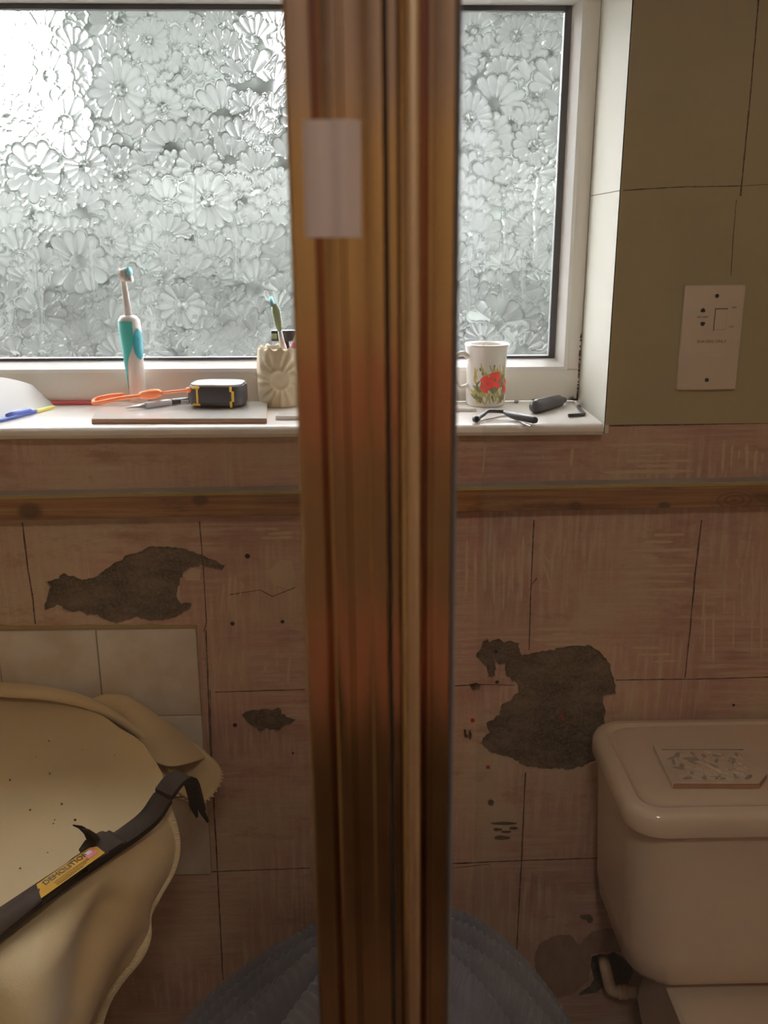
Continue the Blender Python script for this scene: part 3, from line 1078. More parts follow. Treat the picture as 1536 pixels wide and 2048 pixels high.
door = thing('shower_door', (pc.x - .02, pc.y, 0.0), 'bronze gilt framed glass shower door at left with white catch', 'shower door')
obj('door_profile', profile([(600, -3), (602, 1), (608, 2.2), (640, 2.6), (648, 2.2), (650, -2.5), (661, -2.5), (663, 2.4), (668, 3), (694, 3.1), (697, 2.3), (702, 2.3), (705, 3.1), (738, 3.2), (741, 2.9), (744, 3.2), (772, 3.0), (777, 1.5), (778, -3)]), 'gold', door, 'auto', 'ribbed bronze gilt upright')
obj('groove_strip', profile([(650.5, -2.3), (660.5, -2.3)]), 'golddark', door, False, 'dark red groove')
cx0, cx1 = at(607, 350, PD - .004).x, at(722, 350, PD - .004).x
cz0, cz1 = at(665, 475, PD - .004).z, at(665, 240, PD - .004).z
L = []
for i in range(17):
    t = i / 16
    d = 3.6 + 2.6 * math.sin(math.pi * t) ** .6 + 1.2 * math.exp(-((t - .72) / .13) ** 2) - .8 * math.exp(-((t - .45) / .1) ** 2)
    L.append((cx0 + (cx1 - cx0) * t, pc.y - d * .001))
L += [(cx1, pc.y - .0032), (cx0, pc.y - .0028)]
vf = prism(L, 'z', cz0, cz1)
vf = (vf[0], vf[1])
obj('catch', vf, 'catch', door, 'auto', 'white plastic catch')
lx1 = px2x(604)
obj('glass', leanv(tovf(bx(X0 + .03, lx1, pc.y + .006, pc.y + .011, Z0 + .01, Z1 - .01))), 'screen', door, False, 'clear glass')
obj('hinge_profile', tovf(bx(X0 + .002, X0 + .04, pc.y - .002, pc.y + .018, Z0, Z1, .002, 1)), 'gold', door, False)

panel = thing('shower_screen', (pc.x + .02, pc.y, 0.0), 'fixed clear glass shower panel at right with bronze gilt upright', 'shower panel')
obj('jamb_profile', profile([(781, -2), (783, 0.6), (798, 0.8), (800, -.4), (802, 1.2), (812, 2.8)]), 'gold', panel, 'auto', 'bronze gilt upright')
bd = [(812, 1.0)] + [(826 - 14 * math.cos(math.pi * i / 10), 2.4 + 3.2 * math.sin(math.pi * i / 10)) for i in range(11)] + [(840, 1.0)]
obj('seam_seal', profile([(778.3, -1.9), (779.6, -.8), (780.7, -1.9)]), 'seal', panel, 'auto', 'grey seam seal')
obj('bead_profile', profile(bd), 'goldlight', panel, 'auto', 'pale rounded bead')
obj('groove_strip', profile([(840.5, -1.2), (853, -1.2)]), 'golddark', panel, False, 'dark red groove')
obj('face_profile', profile([(853.5, -1), (854.5, 2.6), (861, 2.8), (862.5, 1.6), (866, 1.9), (900, 2.2), (904, 1.0)]), 'gold', panel, 'auto', 'bronze gilt flat strip')
obj('seal', profile([(904.5, .6), (908, 1.6), (912, .6)]), 'seal', panel, 'auto', 'grey rubber glazing seal')
rx0 = px2x(908)
obj('glass', leanv(tovf(bx(rx0 + .012, X1 - .03, pc.y + .006, pc.y + .011, Z0 + .01, Z1 - .01))), 'screen', panel, False, 'clear glass')
obj('wall_profile', tovf(bx(X1 - .04, X1 - .002, pc.y - .002, pc.y + .018, Z0, Z1, .002, 1)), 'gold', panel, False)
# unseen fill light added behind the camera to brighten the room
lm = thing('fill_light', (0.1, -1.75, ZC), 'added round fill light over the shower end of the room', 'fill light')
obj('fill_shade', lathe([(.03, 0), (.12, -.012), (.13, -.04), (.09, -.075), (.02, -.09)], (0.1, -1.75, ZC), 28), 'white', lm)
ld = bpy.data.lights.new('fill_bulb', 'AREA')
ld.shape = 'DISK'
ld.size = 0.3
ld.energy = FILL_POWER
ld.color = FILL_COLOR
lo = bpy.data.objects.new('fill_bulb', ld)
COL.objects.link(lo)
lo.location = (0, 0, -.1)
lo.parent = lm

# ---------------------------------------------------------------- toilet
LZ = 0.752
rear = -.014
lf = at(1263, 1628, 1.075)
lb = at(1217, 1492, 1.30)
xl = at(1250, 1640, 1.085).x + .004
front_y = at(1400, 1648, 1.068).y
XW = xl + .46
tl = thing('toilet', ((xl + XW) / 2, -.2, 0), 'peach cream toilet with tall lidded cistern against the wall', 'toilet')


def rrect(x0, x1, y0, y1, r_f, r_b, n=8):
    pts = []
    for cx, cy, a0, r_ in ((x1 - r_f, y0 + r_f, -90, r_f), (x1 - r_b, y1 - r_b, 0, r_b), (x0 + r_b, y1 - r_b, 90, r_b), (x0 + r_f, y0 + r_f, 180, r_f)):
        for i in range(n + 1):
            a = math.radians(a0 + 90 * i / n)
            pts.append((cx + r_ * math.cos(a), cy + r_ * math.sin(a)))
    return pts


def stack(layers, inset_c):
    rows = [[Vector((x, y, z)) for x, y in poly] for poly, z in layers]
    v, f = gridvf(rows, True)
    n = len(rows[0])
    f.append(tuple(range(n))[::-1])
    f.append(tuple(range(len(v) - n, len(v))))
    return v, f


ly = []
for ins, z in ((.010, LZ - .038), (.002, LZ - .036), (0, LZ - .030), (0, LZ - .010), (.004, LZ - .003), (.010, LZ), (.020, LZ + .0005), (.025, LZ - .003), (.030, LZ - .0042), (.036, LZ - .003), (.042, LZ - .0008), (.08, LZ)):
    ly.append((rrect(xl + ins, XW - ins, front_y + ins, rear - min(ins, .03), max(.05 - ins, .02), max(.055 - ins, .02)), z))
obj('cistern_lid', stack(ly, 0), 'ceramic', tl, 'auto', 'rounded cistern lid')
CB = at(1400, 1993, 1.10).z
ly = []
for ins, z in ((.09, CB - .004), (.06, CB), (.045, CB + .006), (.034, CB + .025), (.028, CB + .07), (.022, LZ - .15), (.015, LZ - .0385)):
    ly.append((rrect(xl + ins, XW - ins, front_y + ins + .004, rear - .004, .055, .03), z))
obj('cistern', stack(ly, 0), 'ceramic', tl, 'auto')
pl = at(1372, 2025, 1.06)
SZ = CB - .018
cxm = (xl + XW) / 2
# bowl with a seat ledge under the cistern
LW = cxm - pl.x
ly = []
for k, (wd_, dp, z) in enumerate(((.10, .22, .001), (.11, .24, .05), (.105, .23, .15), (.13, .30, .26), (LW - .012, .43, SZ - .045), (LW - .006, .44, SZ - .02))):
    ly.append((rrect(cxm - wd_, cxm + wd_, rear - .05 - dp, rear - .05, min(wd_, dp / 2) * .9, .03), z))
obj('bowl', stack(ly, 0), 'ceramic', tl)
ly = []
for ins, z in ((.003, SZ - .019), (0, SZ - .014), (0, SZ - .005), (.006, SZ)):
    ly.append((rrect(cxm - LW + ins, cxm + LW - ins, rear - .52 + ins, rear - .055 - ins, LW * .9, .02), z))
obj('seat', stack(ly, 0), 'ceramic', tl, 'auto')

# supply pipe
pp = [at(1205, 1915, 1.42), at(1208, 1922, 1.365), at(1211, 1935, 1.335), at(1219, 1970, 1.325), at(1223, 1979, 1.323), at(1232, 1983, 1.322), at(1250, 1984, 1.318), at(1276, 1985, 1.312)]
pth = catmull(pp, 5)
sp = thing('supply_pipe', pp[3], 'off white elbow pipe coming out of the ragged wall hole under the cistern', 'pipe')
pipe_ = obj('pipe', tube(pth, .0105, 14), 'pipe', sp, True)
a, b2 = at(1236, 1984, 1.321), at(1256, 1984, 1.317)
obj('collar', tube([a, a.lerp(b2, .45), a.lerp(b2, .5), a.lerp(b2, .55), b2], [.0128, .013, .0112, .013, .0128], 14), 'pipe', pipe_, True)

# broken relief tile on the lid
tzb = LZ + .0006
q = [atz(1308, 1499, tzb), atz(1487, 1499, tzb), atz(1534, 1557, tzb), atz(1519, 1577, tzb), atz(1345, 1576, tzb)]
rt = thing('tile_fragment', q[0].lerp(q[3], .5) * 1, 'broken ivory relief tile lying on the cistern lid', 'tile')
poly = [(v.x, v.y) for v in q]
obj('biscuit', prism(rough_poly(poly, .012, .0008), 'z', tzb, tzb + .006), 'biscuit', rt, False, 'reddish brown broken edge')
cen = Vector((sum(v[0] for v in poly) / 5, sum(v[1] for v in poly) / 5))
obj('glaze', prism([(cen.x + (x - cen.x) * .995, cen.y + .0012 + (y - cen.y) * .98) for x, y in poly], 'z', tzb + .006, tzb + .0078), 'embossed', rt, False)
L = [(q[0].x, q[0].y), (q[4].x, q[4].y)]
obj('glazed_edge', prism([(L[0][0] - .0012, L[0][1]), (L[1][0] - .0012, L[1][1]), (L[1][0] + .002, L[1][1]), (L[0][0] + .002, L[0][1])], 'z', tzb, tzb + .0077), 'embossed', rt, False)
em, em2 = [], []
for i in range(90):
    u, v = R.uniform(.12, .92), R.uniform(.22, .9)
    p = q[0].lerp(q[1], u).lerp(q[4].lerp(q[3], u), v)
    a = R.uniform(0, 6.28)
    l_, w_ = R.uniform(.006, .012), R.uniform(.002, .0042)
    V = []
    for k in range(8):
        t = 2 * math.pi * k / 8
        ex, ey = l_ * math.cos(t), w_ * math.sin(t)
        V.append(Vector((p.x + ex * math.cos(a) - ey * math.sin(a), p.y + ex * math.sin(a) + ey * math.cos(a), tzb + .0078)))
    V.append(Vector((p.x, p.y, tzb + .0108)))
    (em2 if R.random() < .3 else em).append((V, [(k, (k + 1) % 8, 8) for k in range(8)]))
obj('relief', join(*em), 'embossed', rt, True, 'raised leaf sprays', 'stuff')
obj('leaf_relief', join(*em2), 'greyleaf', rt, True, 'grey raised leaves', 'stuff')
s0, s1 = q[0].lerp(q[1], .06).lerp(q[4].lerp(q[3], .06), .13), q[0].lerp(q[1], .97).lerp(q[4].lerp(q[3], .97), .13)
obj('border', tube([s0 + Vector((0, 0, .0072)), s1 + Vector((0, 0, .0072))], .002, 8, True, .6), 'greyleaf', rt, True, 'grey raised border')

# ---------------------------------------------------------------- shaver socket
cn = [at(1372, 573, 1.342), at(1491, 567, 1.342), at(1473, 776, 1.342), at(1351, 784, 1.342)]
sc = (cn[0] + cn[1] + cn[2] + cn[3]) / 4
ux = ((cn[1] + cn[2]) - (cn[0] + cn[3])).normalized()
uz = ((cn[0] + cn[1]) - (cn[2] + cn[3])).normalized()
ux = (ux - uz * ux.dot(uz)).normalized()
hw, hh = ((cn[1] - cn[0]).length + (cn[2] - cn[3]).length) / 4, ((cn[0] - cn[3]).length + (cn[1] - cn[2]).length) / 4
so = thing('shaver_socket', (sc.x, -.0012, sc.z), 'white shaver socket plate on the olive green wall', 'socket')


def onplate(vf):
    """local (x right, y out of wall, z up) about the plate centre -> world"""
    return [Vector((sc.x, -.0012, sc.z)) + ux * v[0] + uz * v[2] + Vector((0, -v[1], 0)) for v in vf[0]], vf[1]


plate = obj('plate', onplate(tovf(bx(-hw, hw, .0, .0085, -hh, hh, .0028, 3))), 'socket', so)
for u, v in ((.06, .80), (-.02, -.80)):
    obj('screw', onplate(tube([(u * hw, .0078, v * hh), (u * hw, .0089, v * hh)], .0030, 12)), 'dark', so, False, 'dark screw head')
for u, v, s in ((-.36, .53, 1), (-.33, .28, -1)):
    L = [(u * hw + .0034 * math.cos(a), v * hh + s * (.0048 * math.sin(a) if math.sin(a) > 0 else .0012 * math.sin(a)) - s * .0015) for a in np.linspace(0, 6.283, 13)[:-1]]
    V, Fc = prism(L, 'y', .0080, .0090)
    obj('pin_hole', onplate((V, Fc)), 'dark', so, False, 'dark pin hole')
obj('shutter', onplate(tovf(bx(.06 * hw, .45 * hw, .0078, .0098, .16 * hh, .55 * hh, .0008, 1))), 'socket', so)
obj('shutter_rim', onplate(join(tovf(bx(.035 * hw, .06 * hw, .0078, .0091, .14 * hh, .57 * hh)), tovf(bx(.035 * hw, .46 * hw, .0078, .0091, .55 * hh, .57 * hh)))), 'greytext', so, False, 'thin grey outline')
for body, size, u, v in (('SHAVERS ONLY', .0062, .02, -.06), ('240V', .0036, .66, .58), ('115V', .0036, .62, .22), ('220-240V', .0042, -.35, .405)):
    v3, f3 = text(body, size)
    V = [Vector((p.x + u * hw, .0086 + p.z, p.y + v * hh)) for p in v3]
    obj('lettering', onplate((V, f3)), 'greytext', plate, False, 'small grey lettering')
obj('relief_mark', onplate(tovf(bx(-.45 * hw, .55 * hw, .0083, .0089, -.36 * hh, -.27 * hh, .0003, 1))), 'socket', so, False, 'faint moulded panel')

# ---------------------------------------------------------------- things on the sill
SZT = SILL_Z


def base_at(px, py):
    return atz(px, py, SZT)


# white tile with the tape measure and tools on it
t0, t1 = base_at(183, 848), base_at(534, 847)
t2, t3 = base_at(535, 812), base_at(205, 812)
wt = thing('loose_tile', (t0 + t1) / 2, 'large white glazed tile lying flat on the sill under the tape measure', 'tile')
poly = [(t0.x, t0.y), (t1.x, t1.y), (t2.x, t2.y), (t3.x, t3.y)]
obj('biscuit', prism(rough_poly(poly, .02, .0004), 'z', SZT + .0002, SZT + .0058), 'biscuit', wt, False, 'terracotta brown edge')
c_ = (t0 + t1 + t2 + t3) / 4
obj('glaze', prism([(c_.x + (x - c_.x) * .997, c_.y + (y - c_.y) * .985) for x, y in poly], 'z', SZT + .0058, SZT + .0075), 'whiteglaze', wt, False)
TT = SZT + .0076

# tape measure lying on its side
tm0 = atz(388, 818, TT)
tmc = atz(437, 812, TT)
tw = (atz(493, 812, TT).x - atz(383, 812, TT).x)
tmh = (at(437, 765, 1.35 + tmc.y).z - TT) * 1.0
tmh = max(.030, min(.055, tmh))
tp = thing('tape_measure', (tmc.x, tmc.y, TT), 'black and yellow tape measure on the white tile', 'tape measure')


def dcase(ins, n=10):
    w2, d2 = tw / 2 - ins, tw * .40 - ins
    pts = rrect(-w2, w2, -d2, d2, d2 * .62, d2 * .75, n)
    return pts


def loc(vf, c, ang=0):
    ca, sa = math.cos(ang), math.sin(ang)
    return [Vector((c[0] + v[0] * ca - v[1] * sa, c[1] + v[0] * sa + v[1] * ca, c[2] + v[2])) for v in vf[0]], vf[1]


tmc = Vector((tmc.x, tmc.y + .012, TT))
ang = -.08
cs__ = obj('case', loc(stack([(dcase(i), z) for i, z in ((.006, .0005), (.001, .004), (0, .008), (0, tmh - .008), (.0015, tmh - .004))], 0), tmc, ang), 'black', tp, 'auto', 'black rubber case')
obj('side_plate', loc(stack([(dcase(i), z) for i, z in ((.003, tmh - .0042), (.003, tmh - .001), (.009, tmh)) ], 0), tmc, ang), 'silver', tp, 'auto', 'pale silver top face')


def belt(px_a, zz0, zz1, w):
    return tovf(bx(px_a - w / 2, px_a + w / 2, -tw * .402 - .0012, -tw * .36, zz0, zz1, .0006, 1))


zz = tmh
obj('yellow_band', loc(join(belt(tw * .30, .0015, zz * .30, .0035), belt(tw * .335, zz * .28, zz * .72, .0035), belt(tw * .30, zz * .70, zz - .003, .0035)), tmc, ang), 'yellow', cs__, False, 'angled yellow band')
rrp = dcase(-.0006)
obj('yellow_band', loc(join(belt(-tw * .30, zz * .16, zz * .86, .003), belt(-tw * .325, zz * .82, zz * .90, .012), belt(-tw * .325, zz * .12, zz * .20, .012)), tmc, ang), 'yellow', cs__, False, 'yellow bracket line')
obj('tape_mouth', loc(tovf(bx(-tw * .52, -tw * .44, -tw * .22, -tw * .02, .004, zz * .7, .003, 2)), tmc, ang), 'black', tp)
obj('tape_hook', loc(tovf(bx(-tw * .66, -tw * .50, -tw * .2, -tw * .17, .003, .010, .0008, 1)), tmc, ang), 'steel', tp, False, 'steel end hook')

# orange looped tool resting on the tile
o0, o1, o2, o3 = atz(186, 803, TT + .0045), atz(246, 793, TT + .013), atz(285, 790, TT + .017), atz(378, 780, TT + .028)
ot = thing('orange_tool', o1, 'slim orange handled tool with a long loop end, behind the tape measure', 'tool')
per = Vector((0, .011, 0.003))
lp = [o1 + per * .6, o0.lerp(o1, .5) + per, o0.lerp(o1, .12) + per * .8, o0, o0.lerp(o1, .12) - per * .7, o0.lerp(o1, .5) - per * .7, o1 - per * .5, o2 - per * .2]
obj('handle_loop', tube(catmull(lp, 6), .0032, 8), 'orange', ot, True, 'orange handle loop')
ax = (o3 - o2)
e0 = o2.lerp(o3, 0)
obj('grip', tube(catmull([o2 - ax * .08, o2, o2 + ax * .2, o2 + ax * .36, o2 + ax * .42], 4), [.002 + .0058 * math.sin(math.pi * min(1, i / 16)) for i in range(17)], 10), 'orange', ot, True)
obj('shaft', tube([o2 + ax * .38, o2 + ax * .7, o3], [.0022, .0022, .002], 8), 'orange', ot, True)
obj('tip', tube([o3 - ax * .05, o3, o3 + ax * .03], [.004, .0045, .003], 8), 'orange', ot, True)
# grey pointed pen
p0, p1 = atz(252, 816, TT + .005), atz(378, 799, TT + .0055)
pn = thing('grey_pen', p0, 'grey pen with pointed tip lying on the tile in front of the orange tool', 'pen')
d = p1 - p0
obj('barrel', tube([p0 + d * .28, p0 + d * .32, p0 + d * .66, p0 + d * .7], [.0044, .0052, .0052, .0046], 10), 'silver', pn, True)
obj('tip', tube([p0, p0 + d * .08, p0 + d * .28], [.0008, .0016, .0042], 10), 'steel', pn, True, 'dark steel point')
obj('cap', tube([p0 + d * .70, p0 + d * .74, p0 + d * .95, p0 + d], [.0044, .005, .0046, .003], 10), 'black', pn, True, 'black end')

# red card, white paper, blue and yellow pen
r0 = base_at(133, 812)
r1 = base_at(200, 800)
rc = obj('red_card', tovf(bx(r0.x - .05, r1.x + .012, r0.y + .008, r0.y + .05, SZT + .0003, SZT + .006, .001, 1)), 'red', None)
tag(rc, 'dark red folded card on the sill behind the white paper', 'card')
rows = []
pa, pb = base_at(131, 803), base_at(-40, 855)
for i in range(13):
    s = i / 12
    row = []
    for k in range(17):
        t = k / 16
        p = pb.lerp(pa, t)
        pbk = Vector((p.x - .01, min(FRAME_Y - .012, p.y + .105 * (1 - t) ** .6 + .004), 0))
        q2 = p.lerp(pbk, s)
        h = .0012 + .056 * (s ** 1.1) * (1 - t ** 1.25)
        row.append(Vector((q2.x, q2.y, SZT + h)))
    rows.append(row)
v, f = gridvf(rows)
low = [p + Vector((0, 0, -.0007)) for p in v]
n = len(v)
vv, ff = v + low, f + [tuple(i + n for i in q2)[::-1] for q2 in f]
pw = obj('paper_sheet', (vv, ff), 'paper', None, True)
tag(pw, 'curled white paper sheet at the far end of the sill', 'paper')
b0, b1 = base_at(-30, 850), base_at(118, 813)
b0.z = b1.z = SZT + .0035
b0.y -= .019
b1.y -= .019
bp = thing('blue_pen', (b0 + b1) / 2, 'thin blue and yellow pen along the edge of the white paper', 'pen')
d = b1 - b0
obj('barrel', tube([b0, b0 + d * .3, b0 + d * .35, b0 + d * .72], [.002, .0032, .0033, .0030], 10), 'blue', bp, True, 'blue barrel')
obj('clip', tube([b0 + d * .34 + Vector((0, 0, .004)), b0 + d * .45 + Vector((0, 0, .0055)), b0 + d * .62 + Vector((0, 0, .0045)), b0 + d * .70 + Vector((0, 0, .001))], [.0032, .004, .0042, .001], 8), 'blue', bp, True, 'blue clip')
obj('cap', tube([b0 + d * .72, b0 + d * .75, b0 + d * .97, b0 + d], [.0028, .0031, .0028, .001], 10), 'lemon', bp, True, 'yellow cap')

# electric toothbrush
eb = base_at(279, 800)
eb.y = FRAME_Y - .021
D_ = 1.35 + eb.y
zpx = lambda py: at(265, py, D_).z - SZT
sc_ = lambda px: (at(px, 700, D_).x - at(268, 700, D_).x)
hz = zpx(630)
rb = .0145
eb.x = at(272, 720, D_).x
et = thing('electric_toothbrush', eb, 'white and teal electric toothbrush standing upright on the sill', 'toothbrush')
prof = [(.0125, .0003), (rb * .93, .004), (rb * .95, hz * .3), (rb * 1.08, hz * .6), (rb * 1.2, hz * .85), (rb * 1.15, hz * .95), (rb * .85, hz * .99), (rb * .5, hz * 1.0)]
lean = lambda vf: ([Vector((v.x - (v.z - SZT) * .045, v.y, v.z)) for v in vf[0]], vf[1])
obj('handle', lean(lathe(prof, eb, 32)), 'white', et, True)


def rad_at(z):
    for (r0_, z0_), (r1_, z1_) in zip(prof, prof[1:]):
        if z0_ <= z <= z1_:
            return r0_ + (r1_ - r0_) * (z - z0_) / (z1_ - z0_)
    return prof[-1][0]


rows = []
for i in range(25):
    t = i / 24
    z = hz * (.20 + .74 * t)
    hi = -.15 if t > .62 else -.15 - 1.75 * (1 - t / .62) ** 1.3
    hi += -.45 * math.exp(-((t - .42) / .25) ** 2)
    a0, a1 = -math.pi * 1.12, -math.pi / 2 + hi + .62
    a1 = max(a1, a0 + .02)
    rr = rad_at(z) + .0007
    rows.append([Vector((eb.x + rr * math.cos(a0 + (a1 - a0) * k / 12), eb.y + rr * math.sin(a0 + (a1 - a0) * k / 12), eb.z + z)) for k in range(13)])
obj('grip', lean(gridvf(rows)), 'teal', et, True, 'teal rubber grip')
rows = []
for i in range(11):
    t = i / 10
    z = hz * (.52 + .34 * t)
    hwid = .62 * math.sqrt(max(0, 1 - (2 * t - 1) ** 2)) + .01
    rr = rad_at(z) + .0013
    rows.append([Vector((eb.x + rr * math.cos(-.62 + hwid * (k / 8 * 2 - 1)), eb.y + rr * math.sin(-.62 + hwid * (k / 8 * 2 - 1)), eb.z + z)) for k in range(9)])
obj('button_pad', lean(gridvf(rows)), 'teal2', et, True, 'deep teal oval button pad')
zt_ = zpx(535)
nk = [(eb.x, eb.y, eb.z + hz * .99), (eb.x - .0005, eb.y, eb.z + hz + (zt_ - hz) * .3), (eb.x - .001, eb.y, eb.z + hz + (zt_ - hz) * .8), (eb.x - .001, eb.y, eb.z + zt_)]
obj('brush_neck', lean(tube(nk, [.0068, .0056, .0045, .005], 14)), 'white', et, True)
hz1, hz2 = zt_ - .0035, zt_ - .019
bh__ = obj('brush_head', lean(tube([(eb.x - .003, eb.y - .002, eb.z + zt_ - .011), (eb.x + .006, eb.y - .004, eb.z + zt_ - .011)], .0105, 16)), 'white', et, True)
obj('bristles', lean(tube([(eb.x + .006, eb.y - .004, eb.z + zt_ - .006), (eb.x + .013, eb.y - .006, eb.z + zt_ - .005)], [.0062, .007], 12)), 'bristle', bh__, True, 'pale blue bristles')
obj('bristles', lean(tube([(eb.x + .006, eb.y - .004, eb.z + zt_ - .017), (eb.x + .014, eb.y - .006, eb.z + zt_ - .017)], [.0052, .006], 12)), 'bristlew', bh__, True, 'white bristles')

# shell patterned stoneware beaker with brushes in it
hb_ = base_at(556, 817)
D_ = 1.35 + hb_.y
hL, hR = at(509, 760, D_).x, at(603, 760, D_).x
hzt = at(556, 697, D_ + .02).z - SZT
hcx, hr = (hL + hR) / 2, (hR - hL) / 2
hb_ = Vector((hcx, hb_.y + hr, SZT))
hd_ = thing('brush_beaker', hb_, 'cream stoneware beaker with moulded shell relief holding toothbrushes', 'beaker')
rows = []
nk_, ns = 44, 120
bx_a = -math.pi / 2 + .05
for i in range(nk_ + 1):
    t = i / nk_
    z = hzt * t
    row = []
    for k in range(ns):
        a = 2 * math.pi * k / ns
        sq = (abs(math.cos(a)) ** 5 + abs(math.sin(a)) ** 5) ** (-1 / 5)
        rr = hr * (.90 + .06 * math.sin(math.pi * t)) * (.82 + .18 * sq)
        da = math.atan2(math.sin(a - bx_a), math.cos(a - bx_a)) * hr
        dz = z - hzt * .48
        rd = math.hypot(da, dz)
        th_ = math.atan2(dz, da)
        ring = math.exp(-((rd - hr * .85) / (hr * .42)) ** 2)
        boss = math.exp(-((rd / (hr * .36)) ** 4))
        rr += .0045 * ring * (.55 + .45 * math.sin(th_ * 17 + rd * 60)) + .0012 * boss + .0028 * math.exp(-((rd - hr * .42) / (.0035)) ** 2)
        rr += .0012 * math.sin(a * 9 + t * 13) * (1 - ring)
        if i == 0 or i == nk_:
            rr *= .97
        row.append(Vector((hb_.x + rr * math.cos(a), hb_.y + rr * math.sin(a), SZT + .0003 + z + (.003 * math.sin(a * 12) if i == nk_ else 0))))
    rows.append(row)
for rr_, dz in ((.86, .0), (.80, -.006), (.78, -.05)):
    rows.append([Vector((hb_.x + (v.x - hb_.x) * rr_ / .97, hb_.y + (v.y - hb_.y) * rr_ / .97, SZT + hzt + dz)) for v in rows[nk_]])
v, f = gridvf(rows, True)
f.append(tuple(range(ns))[::-1])
f.append(tuple(range(len(v) - ns, len(v))))
obj('beaker', (v, f), 'pot', hd_, True)

fl_z = SZT + hzt - .048


def brush(name, px0, py0, px1, py1, dy, label, hmat, headmat):
    D2 = 1.35 + hb_.y + dy
    top = at(px1, py1, D2)
    low = at(px0, py0, D2 - .004)
    d = (top - low)
    bot = low + d * ((fl_z - low.z) / d.z)
    t = thing(name, bot, label, 'toothbrush')
    return t, bot, top, low, d.normalized()


t, bot, top, low, d = brush('toothbrush', 567, 700, 549, 608, .004, 'white and olive toothbrush with blue tipped bristles in the stoneware beaker', 'white', 'olive')
mid = low.lerp(top, .42)
obj('handle', tube([bot, low, low.lerp(top, .2), mid], [.0055, .0062, .0045, .0034], 10), 'white', t, True)
hd__ = obj('head', tube([mid, mid.lerp(top, .3), mid.lerp(top, .75), top], [.0032, .0062, .0070, .0035], 12, True, .5), 'olive', t, True, 'olive green brush back')
bb_ = []
hd0 = mid.lerp(top, .15)
for i in range(10):
    for k in range(3):
        p = hd0.lerp(top, i / 9.5) + Vector((-.0025 + .004 * k, .003, 0))
        bb_.append(tube([p, p + Vector((-.004, .011, .003))], [.0018, .0021], 6))
obj('bristles', join(*bb_[:-6]), 'bristlew', hd__, False, 'white bristles', 'stuff')
obj('bristle_tips', join(*[tube([hd0.lerp(top, .85 + .05 * k) + Vector((-.005, -.001, .003)), hd0.lerp(top, .9 + .06 * k) + Vector((-.006, .010, .008))], [.003, .0035], 8) for k in range(3)]), 'bristle', hd__, True, 'blue bristle tips')
t, bot, top, low, d = brush('razor', 577, 700, 568, 672, .020, 'black razor standing behind the toothbrush in the beaker', 'black', 'black')
t['category'] = 'razor'
obj('handle', tube([bot, low, top], [.005, .0055, .005], 10), 'black', t, True)
hx0, hx1 = at(542, 665, 1.35 + hb_.y + .02), at(596, 668, 1.35 + hb_.y + .02)
b = bx(hx0.x, hx1.x, hb_.y + .012, hb_.y + .024, top.z - .008, top.z + .010, .003, 2)
obj('head', b, 'black', t)
obj('lubricating_strip', bx(hx0.x + .001, hx0.x + .010, hb_.y + .0112, hb_.y + .013, top.z - .004, top.z + .005, .001, 1), 'olive', t, False, 'green strip')
t, bot, top, low, d = brush('toothbrush', 584, 705, 606, 640, -.006, 'pink and white toothbrush half hidden behind the gold post', 'pink', 'pink')
obj('handle', tube([bot, low, low.lerp(top, .3)], [.005, .006, .0055], 10), 'pink', t, True, 'pink handle')
obj('neck', tube([low.lerp(top, .3), low.lerp(top, .7), top], [.0052, .0036, .004], 10), 'white', t, True)

# mug with poppies
mb = base_at(977, 816)
D_ = 1.35 + mb.y
mr = (at(1019, 760, D_).x - at(936, 760, D_).x) / 2
mx = (at(1019, 760, D_).x + at(936, 760, D_).x) / 2
mc = Vector((mx, mb.y + mr, SZT + .0003))
mh = at(977, 690, D_).z - SZT - .002
mg = thing('mug', mc, 'white china mug printed with red poppies', 'mug')
prof = [(mr * .90, 0), (mr * .95, .003), (mr * .97, .010), (mr * .96, mh * .5), (mr * .98, mh * .82), (mr * 1.06, mh * .96), (mr * 1.10, mh), (mr * 1.06, mh + .0012), (mr * 1.0, mh * .96), (mr * .92, mh * .8), (mr * .90, mh * .1), (mr * .3, .006)]
mbody = obj('body', lathe(prof, mc, 48), 'china', mg, True)
hp = [(-mr * .92, mh * .80), (-mr * 1.25, mh * .86), (-mr * 1.62, mh * .78), (-mr * 1.70, mh * .58), (-mr * 1.52, mh * .38), (-mr * 1.28, mh * .30), (-mr * .92, mh * .33)]
obj('handle', tube(catmull([Vector((mc.x + a, mc.y - .012, mc.z + z)) for a, z in hp], 6), .0045, 10), 'china', mg, True)


def decal(items, off):
    out = []
    for (u, z, a, b2, rot) in items:
        V = []
        for k in range(12):
            t = 2 * math.pi * k / 12
            s = 1 + .18 * math.sin(3 * t + u * 90)
            ex, ez = a * math.cos(t) * s, b2 * math.sin(t) * s
            V.append((ex * math.cos(rot) - ez * math.sin(rot) + u, ex * math.sin(rot) + ez * math.cos(rot) + z))
        P = []
        for (uu, zz_) in V + [(u, z)]:
            r_ = mr * .965
            an = -math.pi / 2 + .08 + uu / r_
            for (r0_, z0_), (r1_, z1_) in zip(prof[:6], prof[1:7]):
                if z0_ <= zz_ <= z1_:
                    r_ = r0_ + (r1_ - r0_) * (zz_ - z0_) / (z1_ - z0_)
                    break
            r_ += off
            P.append(Vector((mc.x + r_ * math.cos(an), mc.y + r_ * math.sin(an), mc.z + zz_)))
        out.append((P, [(k, (k + 1) % 12, 12) for k in range(12)]))
    return join(*out)


